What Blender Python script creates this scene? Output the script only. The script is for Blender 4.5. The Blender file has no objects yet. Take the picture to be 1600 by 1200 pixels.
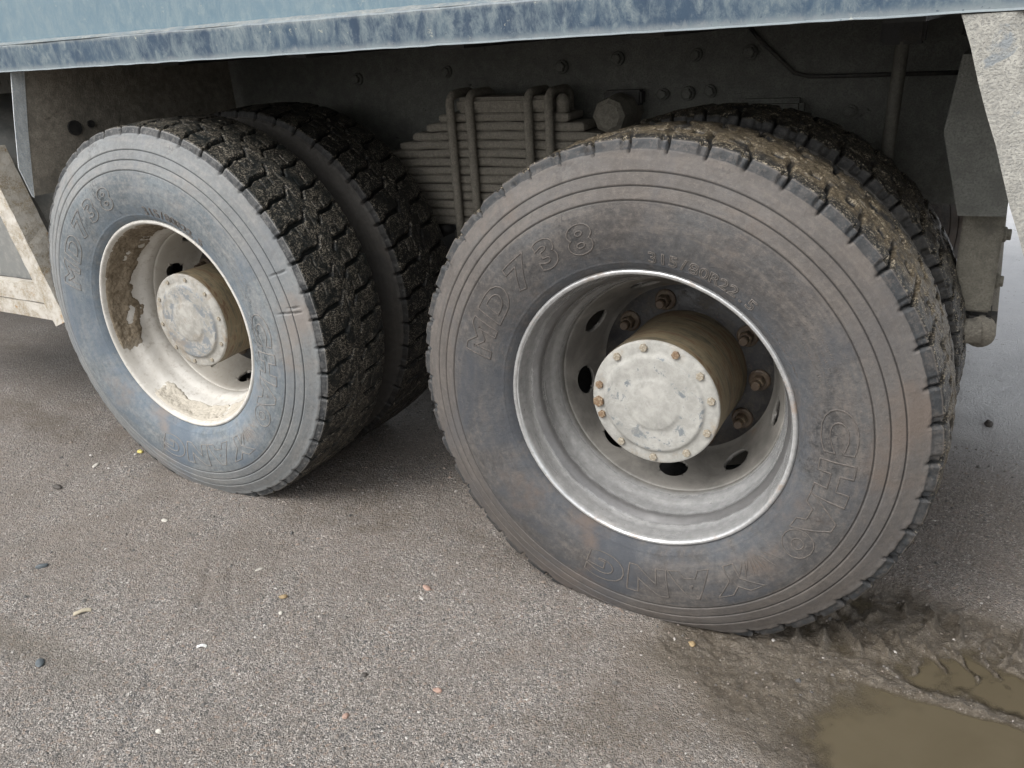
import bpy, bmesh, math, random
import numpy as np
from mathutils import Matrix, Vector

random.seed(7)
rng = np.random.default_rng(11)
SC = bpy.context.scene
COL = SC.collection
PI = math.pi

# ------------------------------------------------------------------ camera
cam_d = bpy.data.cameras.new("camera")
cam = bpy.data.objects.new("camera", cam_d)
COL.objects.link(cam)
R3 = (Matrix.Rotation(0.5108, 3, 'Z') @ Matrix.Rotation(0.0632, 3, 'Y') @ Matrix.Rotation(1.1695, 3, 'X'))
cam.matrix_world = Matrix.Translation((0.5579, -1.4465, 1.2552)) @ R3.to_4x4()
cam_d.sensor_fit = 'HORIZONTAL'
cam_d.sensor_width = 36.0
cam_d.lens = 36.0 * 1303.86 / 1600.0
cam_d.clip_start = 0.02
cam_d.clip_end = 600
SC.camera = cam

# ------------------------------------------------------------------ light
SUN_EL, SUN_AZ = math.radians(50), math.radians(205)      # azimuth clockwise from +Y: behind and a little left of the camera
world = bpy.data.worlds.new("World")
SC.world = world
world.use_nodes = True
wn = world.node_tree
wn.nodes.clear()
wo = wn.nodes.new('ShaderNodeOutputWorld')
bg = wn.nodes.new('ShaderNodeBackground')
sky = wn.nodes.new('ShaderNodeTexSky')
sky.sky_type = 'NISHITA'
sky.sun_disc = False
sky.sun_elevation = SUN_EL
sky.sun_rotation = SUN_AZ
sky.air_density = 1.2
sky.dust_density = 4.0
sky.ozone_density = 1.0
hsv = wn.nodes.new('ShaderNodeHueSaturation')
hsv.inputs['Saturation'].default_value = 0.12
wn.links.new(sky.outputs[0], hsv.inputs['Color'])
wn.links.new(hsv.outputs[0], bg.inputs['Color'])
bg.inputs['Strength'].default_value = 0.15
wn.links.new(bg.outputs[0], wo.inputs[0])
sun_d = bpy.data.lights.new("sun", 'SUN')
sun_d.energy = 0.8
sun_d.angle = math.radians(25)
sun_d.color = (1.0, 0.98, 0.95)
sun = bpy.data.objects.new("sun", sun_d)
COL.objects.link(sun)
sd = Vector((math.sin(SUN_AZ) * math.cos(SUN_EL), math.cos(SUN_AZ) * math.cos(SUN_EL), math.sin(SUN_EL)))
sun.rotation_euler = (-sd).to_track_quat('-Z', 'Y').to_euler()
sun.location = sd * 20
SC.view_settings.view_transform = 'Standard'
SC.view_settings.look = 'None'
SC.view_settings.exposure = 0.78
SC.view_settings.gamma = 1.0
SC.view_settings.use_curve_mapping = False

# ------------------------------------------------------------------ numpy noise
def _hash(ix, iy, iz, seed):
    h = (ix * 374761393 + iy * 668265263 + iz * 2147483647 + seed * 1274126177) & 0xFFFFFFFF
    h = ((h ^ (h >> 13)) * 1274126177) & 0xFFFFFFFF
    h = ((h ^ (h >> 16)) * 2246822519) & 0xFFFFFFFF
    return ((h ^ (h >> 15)) & 0xFFFFFF) / float(0xFFFFFF)

def noise3(x, y, z, s=1.0, seed=0, oct=1):
    """value noise about -1..1"""
    out = 0; amp = 1.0; tot = 0
    for o in range(oct):
        X, Y, Z = x * s, y * s, z * s
        ix, iy, iz = [np.floor(a).astype(np.int64) for a in (X, Y, Z)]
        fx, fy, fz = X - ix, Y - iy, Z - iz
        fx, fy, fz = [f * f * (3 - 2 * f) for f in (fx, fy, fz)]
        v = 0
        for a in (0, 1):
            for b in (0, 1):
                for c in (0, 1):
                    w = (fx if a else 1 - fx) * (fy if b else 1 - fy) * (fz if c else 1 - fz)
                    v = v + w * _hash(ix + a, iy + b, iz + c, seed + o)
        out = out + amp * (v * 2 - 1); tot += amp
        amp *= 0.5; s *= 2.03
    return out / tot

def sstep(a, b, x):
    t = np.clip((x - a) / (b - a), 0, 1)
    return t * t * (3 - 2 * t)

# ------------------------------------------------------------------ material helper
class Mat:
    def __init__(self, name):
        self.m = bpy.data.materials.new(name)
        self.m.use_nodes = True
        self.nt = self.m.node_tree
        self.nt.nodes.clear()
        self.out = self.N('ShaderNodeOutputMaterial')
        self.b = self.N('ShaderNodeBsdfPrincipled')
        self.L(self.b.outputs[0], self.out.inputs['Surface'])
        self.tc = self.N('ShaderNodeTexCoord')
        self.obj = self.tc.outputs['Object']
    def N(self, t): return self.nt.nodes.new(t)
    def L(self, a, b): self.nt.links.new(a, b)
    def put(self, sock, v):
        if isinstance(v, bpy.types.NodeSocket): self.L(v, sock)
        elif isinstance(v, (tuple, list)): sock.default_value = (*v, 1) if len(v) == 3 and len(sock.default_value) == 4 else v
        else: sock.default_value = v
    def noise(self, scale, detail=4, rough=0.6, vec=None, dist=0.0):
        n = self.N('ShaderNodeTexNoise')
        n.inputs['Scale'].default_value = scale
        n.inputs['Detail'].default_value = detail
        n.inputs['Roughness'].default_value = rough
        n.inputs['Distortion'].default_value = dist
        self.L(vec or self.obj, n.inputs['Vector'])
        return n.outputs['Fac']
    def voro(self, scale, vec=None, feature='F1', out='Distance', rnd=1.0):
        n = self.N('ShaderNodeTexVoronoi')
        n.feature = feature
        n.inputs['Scale'].default_value = scale
        n.inputs['Randomness'].default_value = rnd
        self.L(vec or self.obj, n.inputs['Vector'])
        return n.outputs[out]
    def ramp(self, f, *stops, interp='LINEAR'):
        r = self.N('ShaderNodeValToRGB')
        r.color_ramp.interpolation = interp
        els = r.color_ramp.elements
        while len(els) < len(stops): els.new(0.5)
        for e, (p, c) in zip(els, stops):
            e.position = p
            e.color = (c, c, c, 1) if isinstance(c, (int, float)) else (*c, 1)
        self.L(f, r.inputs[0])
        return r.outputs[0]
    def step(self, f, a, b):
        r = self.N('ShaderNodeMapRange'); r.clamp = True; r.interpolation_type = 'SMOOTHSTEP'
        r.inputs['From Min'].default_value = a; r.inputs['From Max'].default_value = b
        self.L(f, r.inputs['Value'])
        return r.outputs[0]
    def mix(self, f, a, b, mode='MIX'):
        n = self.N('ShaderNodeMix'); n.data_type = 'RGBA'; n.blend_type = mode
        self.put(n.inputs[0], f); self.put(n.inputs[6], a); self.put(n.inputs[7], b)
        return n.outputs[2]
    def math(self, op, a, b=0.0, clamp=False):
        n = self.N('ShaderNodeMath'); n.operation = op; n.use_clamp = clamp
        self.put(n.inputs[0], a); self.put(n.inputs[1], b)
        return n.outputs[0]
    def attr(self, name):
        n = self.N('ShaderNodeAttribute'); n.attribute_name = name
        return n.outputs['Fac']
    def scalev(self, sx, sy, sz, vec=None):
        n = self.N('ShaderNodeMapping'); n.inputs['Scale'].default_value = (sx, sy, sz)
        self.L(vec or self.obj, n.inputs['Vector'])
        return n.outputs[0]
    def polar(self, ka, kr, ky):
        """wheel coordinates: angle round the Y axis, radius, depth"""
        s = self.N('ShaderNodeSeparateXYZ'); self.L(self.obj, s.inputs[0])
        a = self.math('ARCTAN2', s.outputs[2], s.outputs[0])
        r = self.math('SQRT', self.math('ADD', self.math('MULTIPLY', s.outputs[0], s.outputs[0]), self.math('MULTIPLY', s.outputs[2], s.outputs[2])))
        c = self.N('ShaderNodeCombineXYZ')
        self.L(self.math('MULTIPLY', a, ka), c.inputs[0]); self.L(self.math('MULTIPLY', r, kr), c.inputs[1]); self.L(self.math('MULTIPLY', s.outputs[1], ky), c.inputs[2])
        return c.outputs[0], r, s.outputs[1], a
    def bump(self, h, strength=0.5, dist=0.002, prev=None):
        n = self.N('ShaderNodeBump'); n.inputs['Strength'].default_value = strength; n.inputs['Distance'].default_value = dist
        self.L(h, n.inputs['Height'])
        if prev: self.L(prev, n.inputs['Normal'])
        return n.outputs[0]
    def done(self, col, rough=0.8, metal=0.0, normal=None, spec=0.5):
        self.put(self.b.inputs['Base Color'], col); self.put(self.b.inputs['Roughness'], rough)
        self.put(self.b.inputs['Metallic'], metal); self.put(self.b.inputs['Specular IOR Level'], spec)
        if normal: self.L(normal, self.b.inputs['Normal'])
        return self.m

def dusty(name, dust, under, amount=0.5, scale=8, streak=(1, 1, 1), rough=0.85, under_rough=0.45, grit=0.4, spots=None, metal=0.0, spot_amt=(0.62, 0.7)):
    """a surface (paint, steel, rust) under a broken coat of road dust"""
    M = Mat(name)
    v = M.scalev(*streak)
    n1 = M.noise(scale, 8, 0.68, v, 0.4)
    n2 = M.noise(scale * 6.3, 6, 0.7, v)
    n3 = M.noise(260, 3, 0.7)
    s = M.math('ADD', M.math('MULTIPLY', n1, 0.65), M.math('MULTIPLY', n2, 0.35))
    m = M.step(s, 0.5 - (amount - 0.5) * 0.55 - 0.09, 0.5 - (amount - 0.5) * 0.55 + 0.09)
    m = M.math('MULTIPLY', m, M.step(n3, 0.25, 0.6))
    d2 = M.mix(M.step(n2, 0.3, 0.7), [c * 0.78 for c in dust], [min(1, c * 1.15) for c in dust])
    col = M.mix(m, under, d2)
    if spots:
        n4 = M.noise(scale * 2.2, 7, 0.7, None, 0.6)
        col = M.mix(M.step(n4, *spot_amt), col, spots)
    h = M.math('ADD', M.math('MULTIPLY', m, 0.8), M.math('MULTIPLY', M.noise(420, 3, 0.7), 0.7))
    h = M.math('ADD', h, M.math('MULTIPLY', n2, 1.2))
    rg = M.math('ADD', M.math('MULTIPLY', m, rough - under_rough), under_rough)
    mt = M.math('MULTIPLY', M.math('SUBTRACT', 1.0, m), metal) if metal else 0.0
    return M.done(col, rg, mt, M.bump(h, grit, 0.0015))

MT = {}

def ground_mat():
    M = Mat('damp_grit')
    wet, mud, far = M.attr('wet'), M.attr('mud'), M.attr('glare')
    g1 = M.voro(400, out='Color')
    g2 = M.voro(180, out='Color')
    sep1 = M.N('ShaderNodeSeparateColor'); M.L(g1, sep1.inputs[0])
    sep2 = M.N('ShaderNodeSeparateColor'); M.L(g2, sep2.inputs[0])
    grain = M.ramp(sep1.outputs[0], (0.0, (0.06, 0.058, 0.056)), (0.25, (0.158, 0.146, 0.135)), (0.6, (0.285, 0.258, 0.236)), (0.88, (0.385, 0.352, 0.324)), (1.0, (0.62, 0.59, 0.55)))
    pebble = M.ramp(sep2.outputs[1], (0.0, (0.04, 0.045, 0.052)), (0.4, (0.14, 0.135, 0.128)), (0.72, (0.25, 0.22, 0.192)), (0.93, (0.31, 0.225, 0.175)), (1.0, (0.66, 0.64, 0.6)))
    big = M.noise(2.3, 6, 0.62, None, 0.3)
    mid = M.noise(14, 6, 0.7)
    fine = M.noise(90, 4, 0.7)
    grain = M.mix(M.math('MULTIPLY', M.step(sep2.outputs[0], 0.55, 0.75), 0.75), grain, pebble)
    silt = M.mix(M.step(fine, 0.3, 0.7), (0.145, 0.12, 0.1), (0.25, 0.216, 0.188))
    sb = M.attr('silt')
    k = M.math('ADD', M.math('MULTIPLY', M.step(mid, 0.35, 0.68), 0.42), M.math('MULTIPLY', M.step(big, 0.42, 0.68), 0.22))
    k = M.math('ADD', k, M.math('MULTIPLY', M.math('MULTIPLY', sb, M.step(M.noise(3.1, 6, 0.7), 0.3, 0.62)), 0.5), clamp=True)
    k = M.math('MULTIPLY', k, M.math('SUBTRACT', 1.0, M.math('MULTIPLY', M.step(sep1.outputs[2], 0.72, 0.8), 0.6)))
    col = M.mix(k, grain, silt)
    mudc = M.mix(M.step(M.noise(38, 6, 0.7, None, 0.5), 0.35, 0.65), (0.09, 0.071, 0.048), (0.175, 0.147, 0.112))
    mudc = M.mix(M.step(sep1.outputs[1], 0.9, 0.97), mudc, (0.3, 0.27, 0.23))
    col = M.mix(M.math('MULTIPLY', mud, 0.88), col, mudc)
    damp = M.math('ADD', wet, M.math('MULTIPLY', M.step(big, 0.46, 0.66), 0.3), clamp=True)
    st = M.math('MULTIPLY', M.step(M.noise(1.6, 5, 0.6, M.scalev(0.6, 1.5, 1), 0.6), 0.52, 0.66), M.step(mid, 0.3, 0.6))
    col = M.mix(M.math('MULTIPLY', st, 0.45), col, (0.105, 0.083, 0.06))
    fl = M.step(M.noise(55, 5, 0.8), 0.61, 0.68)
    col = M.mix(M.math('MULTIPLY', fl, 0.5), col, (0.075, 0.078, 0.082))
    damp = M.math('MULTIPLY', damp, M.math('SUBTRACT', 1.0, M.math('MULTIPLY', mud, 0.7)))
    col = M.mix(M.math('MULTIPLY', damp, 0.55), col, (0.075, 0.06, 0.04), 'MIX')
    glare_tint = M.math('MULTIPLY', far, M.step(M.noise(5, 7, 0.72, M.scalev(0.7, 1.6, 1)), 0.22, 0.38))
    glare_tint = M.math('MULTIPLY', glare_tint, M.step(M.noise(45, 5, 0.75), 0.3, 0.38))
    col = M.mix(M.math('MULTIPLY', glare_tint, 0.9), col, (0.72, 0.73, 0.75))  # sky glare on the distant ground, painted in as a pale colour
    r = M.math('SUBTRACT', 0.9, M.math('MULTIPLY', M.math('MAXIMUM', damp, M.math('MULTIPLY', mud, 1.0)), 0.55))
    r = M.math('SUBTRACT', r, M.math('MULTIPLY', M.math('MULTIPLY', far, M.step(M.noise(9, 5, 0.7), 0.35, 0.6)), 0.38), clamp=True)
    h = M.math('ADD', M.math('MULTIPLY', M.voro(300), -1.0), M.math('MULTIPLY', M.voro(120), -0.8))
    h = M.math('ADD', h, M.math('MULTIPLY', fine, 1.2))
    h = M.math('MULTIPLY', h, M.math('SUBTRACT', 1.0, M.math('MULTIPLY', mud, 0.6)))
    h = M.math('ADD', h, M.math('MULTIPLY', M.math('MULTIPLY', M.noise(85, 7, 0.75, None, 0.4), mud), 3.2))
    n = M.bump(h, 1.0, 0.0035)
    return M.done(col, r, 0, n, 0.5)
MT['ground'] = ground_mat()

def water_mat():
    M = Mat('muddy_water')
    n = M.noise(6, 5, 0.6, None, 0.6)
    col = M.mix(n, (0.075, 0.061, 0.038), (0.115, 0.096, 0.064))
    h = M.noise(30, 2, 0.5)
    m = M.done(col, 0.05, 0, M.bump(h, 0.08, 0.003), 0.5)
    # turbid water: the deeper, the less of the bottom shows
    M.put(M.b.inputs['Alpha'], M.step(M.attr('depth'), -0.001, 0.015))
    return m
MT['water'] = water_mat()

def gravel_mat():
    M = Mat('loose_grit')
    g = M.N('ShaderNodeNewGeometry')
    c = M.ramp(g.outputs['Random Per Island'], (0.0, (0.05, 0.055, 0.06)), (0.3, (0.14, 0.13, 0.12)), (0.55, (0.22, 0.2, 0.18)), (0.8, (0.26, 0.2, 0.16)), (0.93, (0.36, 0.33, 0.3)), (1.0, (0.62, 0.6, 0.57)))
    c = M.mix(M.math('MULTIPLY', M.noise(400, 3), 0.5), c, (0.16, 0.14, 0.12))
    return M.done(c, 0.75, 0, M.bump(M.noise(600, 3), 0.4, 0.001))
MT['gravel'] = gravel_mat()

def tyre_mat(name, base, tint, tread_dirt, speck, ochre, side_dust, dark=(0.02, 0.021, 0.022), sh_from=-0.5, patch=0.85, sh_dust=0.4):
    M = Mat(name)
    pv, r, y, a = M.polar(1.2, 5.0, 5.0)
    tread, groove = M.attr('tread'), M.attr('groove')
    n1 = M.noise(3.2, 7, 0.65, None, 0.5)
    n2 = M.noise(22, 7, 0.72, None, 0.3)
    pv2, _, _, _ = M.polar(1.6, 26.0, 8.0)
    n3 = M.noise(2.0, 6, 0.68, pv2, 0.2)
    n4 = M.noise(330, 3, 0.75)
    side = M.mix(M.step(n1, 0.34, 0.66), base, tint)
    side = M.mix(M.math('MULTIPLY', M.step(n3, 0.42, 0.7), 0.55), side, side_dust)
    side = M.mix(M.math('MULTIPLY', M.step(n2, 0.5, 0.72), 0.6), side, [c * 0.55 for c in base])
    n5 = M.noise(75, 6, 0.8)
    side = M.mix(M.math('MULTIPLY', M.step(n5, 0.5, 0.64), 0.4), side, [c * 1.15 for c in side_dust])
    side = M.mix(M.math('MULTIPLY', M.step(n5, 0.5, 0.36), 0.4), side, [c * 0.5 for c in base])
    # bluish bead zone
    bead = M.math('MULTIPLY', M.math('SUBTRACT', 1.0, M.step(r, 0.315, 0.37)), M.step(n2, 0.3, 0.6))
    side = M.mix(M.math('MULTIPLY', bead, 0.55), side, (tint[0] * 0.85, tint[1] * 0.98, tint[2] * 1.15))
    # dark bare patches where the dust is rubbed off
    rub = M.math('MULTIPLY', M.step(M.noise(4.5, 8, 0.75, None, 0.2), 0.56, 0.66), M.step(M.noise(120, 4, 0.7), 0.42, 0.6))
    side = M.mix(M.math('MULTIPLY', rub, 0.75), side, dark)
    lowf = M.noise(2.4, 6, 0.65, None, 0.8)
    side = M.mix(M.math('MULTIPLY', M.step(lowf, 0.5, 0.66), patch), side, (tint[0] * 0.62, tint[1] * 0.68, tint[2] * 0.78))
    side = M.mix(M.math('MULTIPLY', M.step(M.noise(3.1, 6, 0.65, M.scalev(1, 1, 1.01)), 0.54, 0.7), patch), side, (side_dust[0] * 0.85, side_dust[1] * 0.74, side_dust[2] * 0.68))
    rib = M.step(r, 0.432, 0.44)
    side = M.mix(M.math('MULTIPLY', rib, 0.35), side, side_dust)
    side = M.mix(M.math('MULTIPLY', M.step(groove, 0.25, 0.8), 0.8), side, [c * 0.3 for c in base])
    side = M.mix(M.math('MULTIPLY', M.step(n4, 0.6, 0.78), 0.3), side, [min(1, c * 1.9) for c in side_dust])
    # tread
    grit = M.voro(430, out='Color')
    gs = M.N('ShaderNodeSeparateColor'); M.L(grit, gs.inputs[0])
    sand_specks = M.math('MULTIPLY', M.step(gs.outputs[0], 0.80 - 0.12 * speck, 0.84 - 0.12 * speck), M.step(n2, 0.38, 0.55))  # pale sand grains stuck to the tread rubber
    tr = M.mix(M.step(n2, 0.3, 0.7), dark, tread_dirt)
    tr = M.mix(M.math('MULTIPLY', sand_specks, 0.85), tr, (0.27, 0.24, 0.19))
    if ochre:
        mid = M.math('MULTIPLY', M.step(y, 0.035, 0.06), M.math('SUBTRACT', 1.0, M.step(y, 0.2, 0.235)))
        oc = M.mix(M.step(M.noise(130, 6, 0.8), 0.38, 0.6), (0.06, 0.045, 0.027), (0.16, 0.126, 0.08))
        mm = M.math('MULTIPLY', mid, M.step(M.noise(11, 6, 0.7), 0.36, 0.52))
        tr = M.mix(M.math('MULTIPLY', mm, ochre), tr, oc)
        tr = M.mix(M.math('MULTIPLY', sand_specks, 0.6), tr, (0.34, 0.29, 0.21))
    sh = M.mix(M.math('MULTIPLY', M.step(n2, 0.4, 0.65), sh_dust), (0.03, 0.033, 0.036) if sh_dust > 0.2 else (0.012, 0.012, 0.012), side_dust)
    sh = M.mix(M.math('MULTIPLY', M.math('MULTIPLY', M.step(tread, 0.80, 0.84), M.math('SUBTRACT', 1.0, M.step(tread, 0.87, 0.91))), sh_dust + 0.25), sh, side_dust)
    sh = M.mix(M.math('MULTIPLY', M.step(n5, 0.5, 0.62), 0.35), sh, side_dust)
    tr = M.mix(M.step(tread, 0.86, 0.93), sh, tr)
    tr = M.mix(M.step(groove, 0.25, 0.7), tr, [c * 0.7 for c in dark])
    sip = M.attr('sipe')
    tr = M.mix(M.math('MULTIPLY', M.step(sip, 0.2, 0.6), sh_dust * 2.2, True), tr, (0.24, 0.22, 0.19))
    ed = M.math('ADD', tread, M.math('MULTIPLY', M.math('SUBTRACT', n2, 0.5), 0.22))
    col = M.mix(M.step(ed, sh_from, sh_from + 0.07), side, tr)
    rg = M.math('SUBTRACT', 0.78, M.math('MULTIPLY', M.step(M.noise(40, 4, 0.6), 0.45, 0.7), 0.16))
    rg = M.math('SUBTRACT', rg, M.math('MULTIPLY', tread, 0.32))
    h = M.math('ADD', M.math('MULTIPLY', n4, 1.0), M.math('MULTIPLY', n2, 1.3))
    h = M.math('ADD', h, M.math('MULTIPLY', M.math('MULTIPLY', gs.outputs[0], tread), 1.2))
    h = M.math('ADD', h, M.math('MULTIPLY', n5, 1.2))
    return M.done(col, rg, 0, M.bump(h, 0.7, 0.0014), 0.45)

MT['tyre_b'] = tyre_mat('brown_dusted_rubber', (0.06, 0.055, 0.052), (0.088, 0.088, 0.089), (0.035, 0.03, 0.024), 0.3, 0.72, (0.15, 0.13, 0.114), sh_from=0.16, sh_dust=0.25)
MT['tyre_a'] = tyre_mat('blue_grey_dusted_rubber', (0.115, 0.132, 0.143), (0.175, 0.2, 0.215), (0.02, 0.018, 0.015), 0.9, 0.0, (0.27, 0.26, 0.245), dark=(0.009, 0.012, 0.012), sh_from=0.22, sh_dust=0.22)
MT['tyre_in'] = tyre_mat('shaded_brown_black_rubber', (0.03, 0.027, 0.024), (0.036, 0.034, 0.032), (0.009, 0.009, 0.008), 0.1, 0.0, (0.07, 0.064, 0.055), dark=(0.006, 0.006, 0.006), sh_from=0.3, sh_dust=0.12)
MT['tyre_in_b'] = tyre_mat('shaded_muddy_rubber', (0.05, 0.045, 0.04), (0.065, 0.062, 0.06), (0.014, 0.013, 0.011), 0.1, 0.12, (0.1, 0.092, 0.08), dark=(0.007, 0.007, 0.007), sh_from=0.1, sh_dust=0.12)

def rim_steel():
    M = Mat('worn_zinc_steel')
    pv, r, y, a = M.polar(1.0, 30.0, 30.0)
    n1 = M.noise(1.7, 8, 0.7, pv, 0.3)
    n2 = M.noise(60, 6, 0.75)
    n3 = M.noise(9, 6, 0.7, None, 0.4)
    zinc = M.mix(M.step(n2, 0.3, 0.75), (0.5, 0.505, 0.505), (0.74, 0.74, 0.735))
    zinc = M.mix(M.math('MULTIPLY', M.step(n1, 0.42, 0.62), 0.4), zinc, (0.36, 0.36, 0.355))
    # darker band round the well, ragged edge
    yb = M.math('ADD', y, M.math('MULTIPLY', M.math('SUBTRACT', M.noise(16, 7, 0.75), 0.5), 0.026))
    band = M.math('MULTIPLY', M.step(yb, 0.044, 0.05), M.math('SUBTRACT', 1.0, M.step(yb, 0.07, 0.08)))
    col = M.mix(M.math('MULTIPLY', band, 0.8), zinc, (0.16, 0.155, 0.155))
    disc = M.step(yb, 0.12, 0.148)
    dcol = M.mix(M.step(n3, 0.3, 0.7), (0.11, 0.104, 0.095), (0.225, 0.213, 0.193))
    col = M.mix(disc, col, dcol)
    sp = M.step(M.noise(170, 4, 0.7), 0.64, 0.7)
    col = M.mix(M.math('MULTIPLY', sp, 0.7), col, (0.08, 0.075, 0.07))
    rust = M.math('MULTIPLY', M.step(M.noise(7, 8, 0.75), 0.53, 0.62), M.math('ADD', M.step(r, 0.288, 0.297), M.step(y, 0.235, 0.262), clamp=True))
    col = M.mix(M.math('MULTIPLY', rust, 0.7), col, (0.2, 0.125, 0.07))
    met = M.math('MULTIPLY', M.math('SUBTRACT', 1.0, disc), 0.6)
    met = M.math('MULTIPLY', met, M.math('SUBTRACT', 1.0, M.math('MULTIPLY', rust, 0.9)))
    rg = M.math('ADD', 0.16, M.math('MULTIPLY', M.step(n1, 0.3, 0.7), 0.12))
    rg = M.math('ADD', rg, M.math('MULTIPLY', M.math('ADD', disc, M.math('MULTIPLY', band, 0.5)), 0.28), clamp=True)
    return M.done(col, rg, met, M.bump(M.math('ADD', n2, n1), 0.22, 0.0012))
MT['rim_b'] = rim_steel()

def rim_white():
    M = Mat('dirty_cream_wheel_paint')
    n1 = M.noise(7, 7, 0.7, None, 0.4); n2 = M.noise(50, 6, 0.75)
    col = M.mix(M.step(n1, 0.35, 0.65), (0.5, 0.475, 0.43), (0.62, 0.6, 0.56))
    col = M.mix(M.math('MULTIPLY', M.step(n2, 0.5, 0.7), 0.6), col, (0.3, 0.265, 0.215))
    pv, r, y, a = M.polar(1, 1, 1)
    dc = M.math('MULTIPLY', M.step(y, 0.13, 0.16), M.step(n1, 0.25, 0.5))
    col = M.mix(M.math('MULTIPLY', dc, 0.7), col, (0.27, 0.245, 0.205))
    return M.done(col, 0.55, 0, M.bump(n2, 0.35, 0.0015))
MT['rim_a'] = rim_white()

def mud_mat(name, c1, c2, c3):
    M = Mat(name)
    n1 = M.noise(26, 8, 0.75, None, 0.3); n2 = M.noise(130, 5, 0.75)
    col = M.mix(M.step(n1, 0.3, 0.7), c1, c2)
    col = M.mix(M.step(n2, 0.55, 0.72), col, c3)
    sz = M.N('ShaderNodeSeparateXYZ'); M.L(M.obj, sz.inputs[0])
    dry = M.math('SUBTRACT', 1.0, M.step(M.math('ADD', sz.outputs[2], M.math('MULTIPLY', n1, 0.1)), -0.12, -0.02))
    col = M.mix(M.math('MULTIPLY', dry, 0.88), col, (0.52, 0.48, 0.41))
    return M.done(col, 0.92, 0, M.bump(M.math('ADD', n1, n2), 0.9, 0.004), 0.3)
MT['mud'] = mud_mat('caked_mud', (0.12, 0.092, 0.06), (0.29, 0.24, 0.175), (0.42, 0.37, 0.3))

def hub_face(name, c1, c2, thr, bare, stain):
    M = Mat(name)
    pv, r, y, a = M.polar(1.6, 30.0, 3.0)
    n1 = M.noise(1.5, 7, 0.72, pv, 0.5); n2 = M.noise(34, 7, 0.75, None, 0.3); n3 = M.noise(240, 3, 0.7)
    dust = M.mix(M.step(n2, 0.3, 0.7), c1, c2)
    ring = M.math('ADD', M.math('MULTIPLY', n1, 0.62), M.math('MULTIPLY', n2, 0.38))
    m = M.step(ring, thr, thr + 0.05)
    zone = M.math('MULTIPLY', M.step(r, 0.05, 0.07), M.math('SUBTRACT', 1.0, M.step(r, 0.106, 0.112)))
    m = M.math('MULTIPLY', m, zone)
    col = M.mix(M.math('MULTIPLY', m, 0.85), dust, bare)
    smear = M.step(M.noise(9, 6, 0.7, None, 1.2), 0.5, 0.66)
    col = M.mix(M.math('MULTIPLY', smear, 0.55), col, stain)
    col = M.mix(M.math('MULTIPLY', M.step(n3, 0.66, 0.74), 0.6), col, (0.2, 0.2, 0.19))
    rim = M.math('MULTIPLY', M.step(r, 0.108, 0.125), M.step(M.noise(14, 6, 0.7), 0.5, 0.68))
    col = M.mix(M.math('MULTIPLY', rim, 0.6), col, (0.3, 0.23, 0.15))
    return M.done(col, M.math('SUBTRACT', 0.85, M.math('MULTIPLY', m, 0.35)), 0, M.bump(M.math('ADD', n2, M.math('MULTIPLY', n3, 0.5)), 0.35, 0.0012))
MT['hub_face'] = hub_face('chalky_dust_over_blue_steel', (0.29, 0.285, 0.262), (0.42, 0.41, 0.38), 0.525, (0.13, 0.152, 0.17), (0.22, 0.215, 0.2))
MT['hub_face_a'] = hub_face('smeared_clay_over_grey_steel', (0.25, 0.24, 0.215), (0.42, 0.405, 0.37), 0.48, (0.16, 0.18, 0.2), (0.25, 0.2, 0.145))

def hub_side(name, c_rust=(0.1, 0.055, 0.03)):
    M = Mat(name)
    pv, r, y, a = M.polar(0.9, 6.0, 46.0)
    n1 = M.noise(1.3, 8, 0.72, pv, 0.5); n2 = M.noise(26, 7, 0.75)
    col = M.ramp(n1, (0.3, (0.035, 0.033, 0.028)), (0.43, (0.1, 0.084, 0.055)), (0.52, (0.17, 0.138, 0.085)), (0.6, c_rust), (0.72, (0.14, 0.125, 0.098)))
    col = M.mix(M.math('MULTIPLY', M.step(n2, 0.5, 0.7), 0.35), col, (0.24, 0.2, 0.14))
    return M.done(col, 0.6, 0, M.bump(M.math('ADD', n1, n2), 0.45, 0.0015))
MT['hub_side'] = hub_side('rust_streaked_hub_steel')
MT['flange'] = dusty('black_greasy_flange', (0.06, 0.052, 0.042), (0.014, 0.014, 0.016), 0.45, 20, rough=0.8, under_rough=0.35, spots=(0.085, 0.04, 0.022))
MT['nut'] = dusty('dusty_rusted_nut', (0.15, 0.12, 0.078), (0.06, 0.04, 0.026), 0.42, 30, spots=(0.16, 0.08, 0.035))
MT['bolt_rust'] = dusty('orange_rusted_bolt', (0.27, 0.21, 0.14), (0.17, 0.095, 0.05), 0.5, 40)
MT['bolt_pale'] = dusty('pale_dusty_bolt', (0.36, 0.33, 0.27), (0.24, 0.19, 0.13), 0.55, 40)
MT['frame'] = dusty('mud_dusted_chassis_steel', (0.14, 0.142, 0.128), (0.085, 0.086, 0.079), 0.7, 5, rough=0.95, under_rough=0.8, grit=0.7, spots=(0.022, 0.021, 0.019))
MT['bracket_dust'] = dusty('dried_mud_on_bracket', (0.2, 0.188, 0.155), (0.12, 0.113, 0.095), 0.7, 9, rough=0.95, under_rough=0.85, grit=0.6)
MT['pipe'] = dusty('dusty_dark_pipe', (0.13, 0.125, 0.105), (0.07, 0.066, 0.056), 0.6, 14)
MT['spring'] = dusty('mud_coated_spring_steel', (0.25, 0.23, 0.193), (0.15, 0.137, 0.112), 0.66, 16, rough=0.95, under_rough=0.85, grit=0.7)
MT['flap'] = dusty('brown_caked_guard_plate', (0.38, 0.34, 0.28), (0.2, 0.185, 0.155), 0.55, 6, rough=0.95, under_rough=0.8, grit=0.8, spots=(0.09, 0.08, 0.066))
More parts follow.
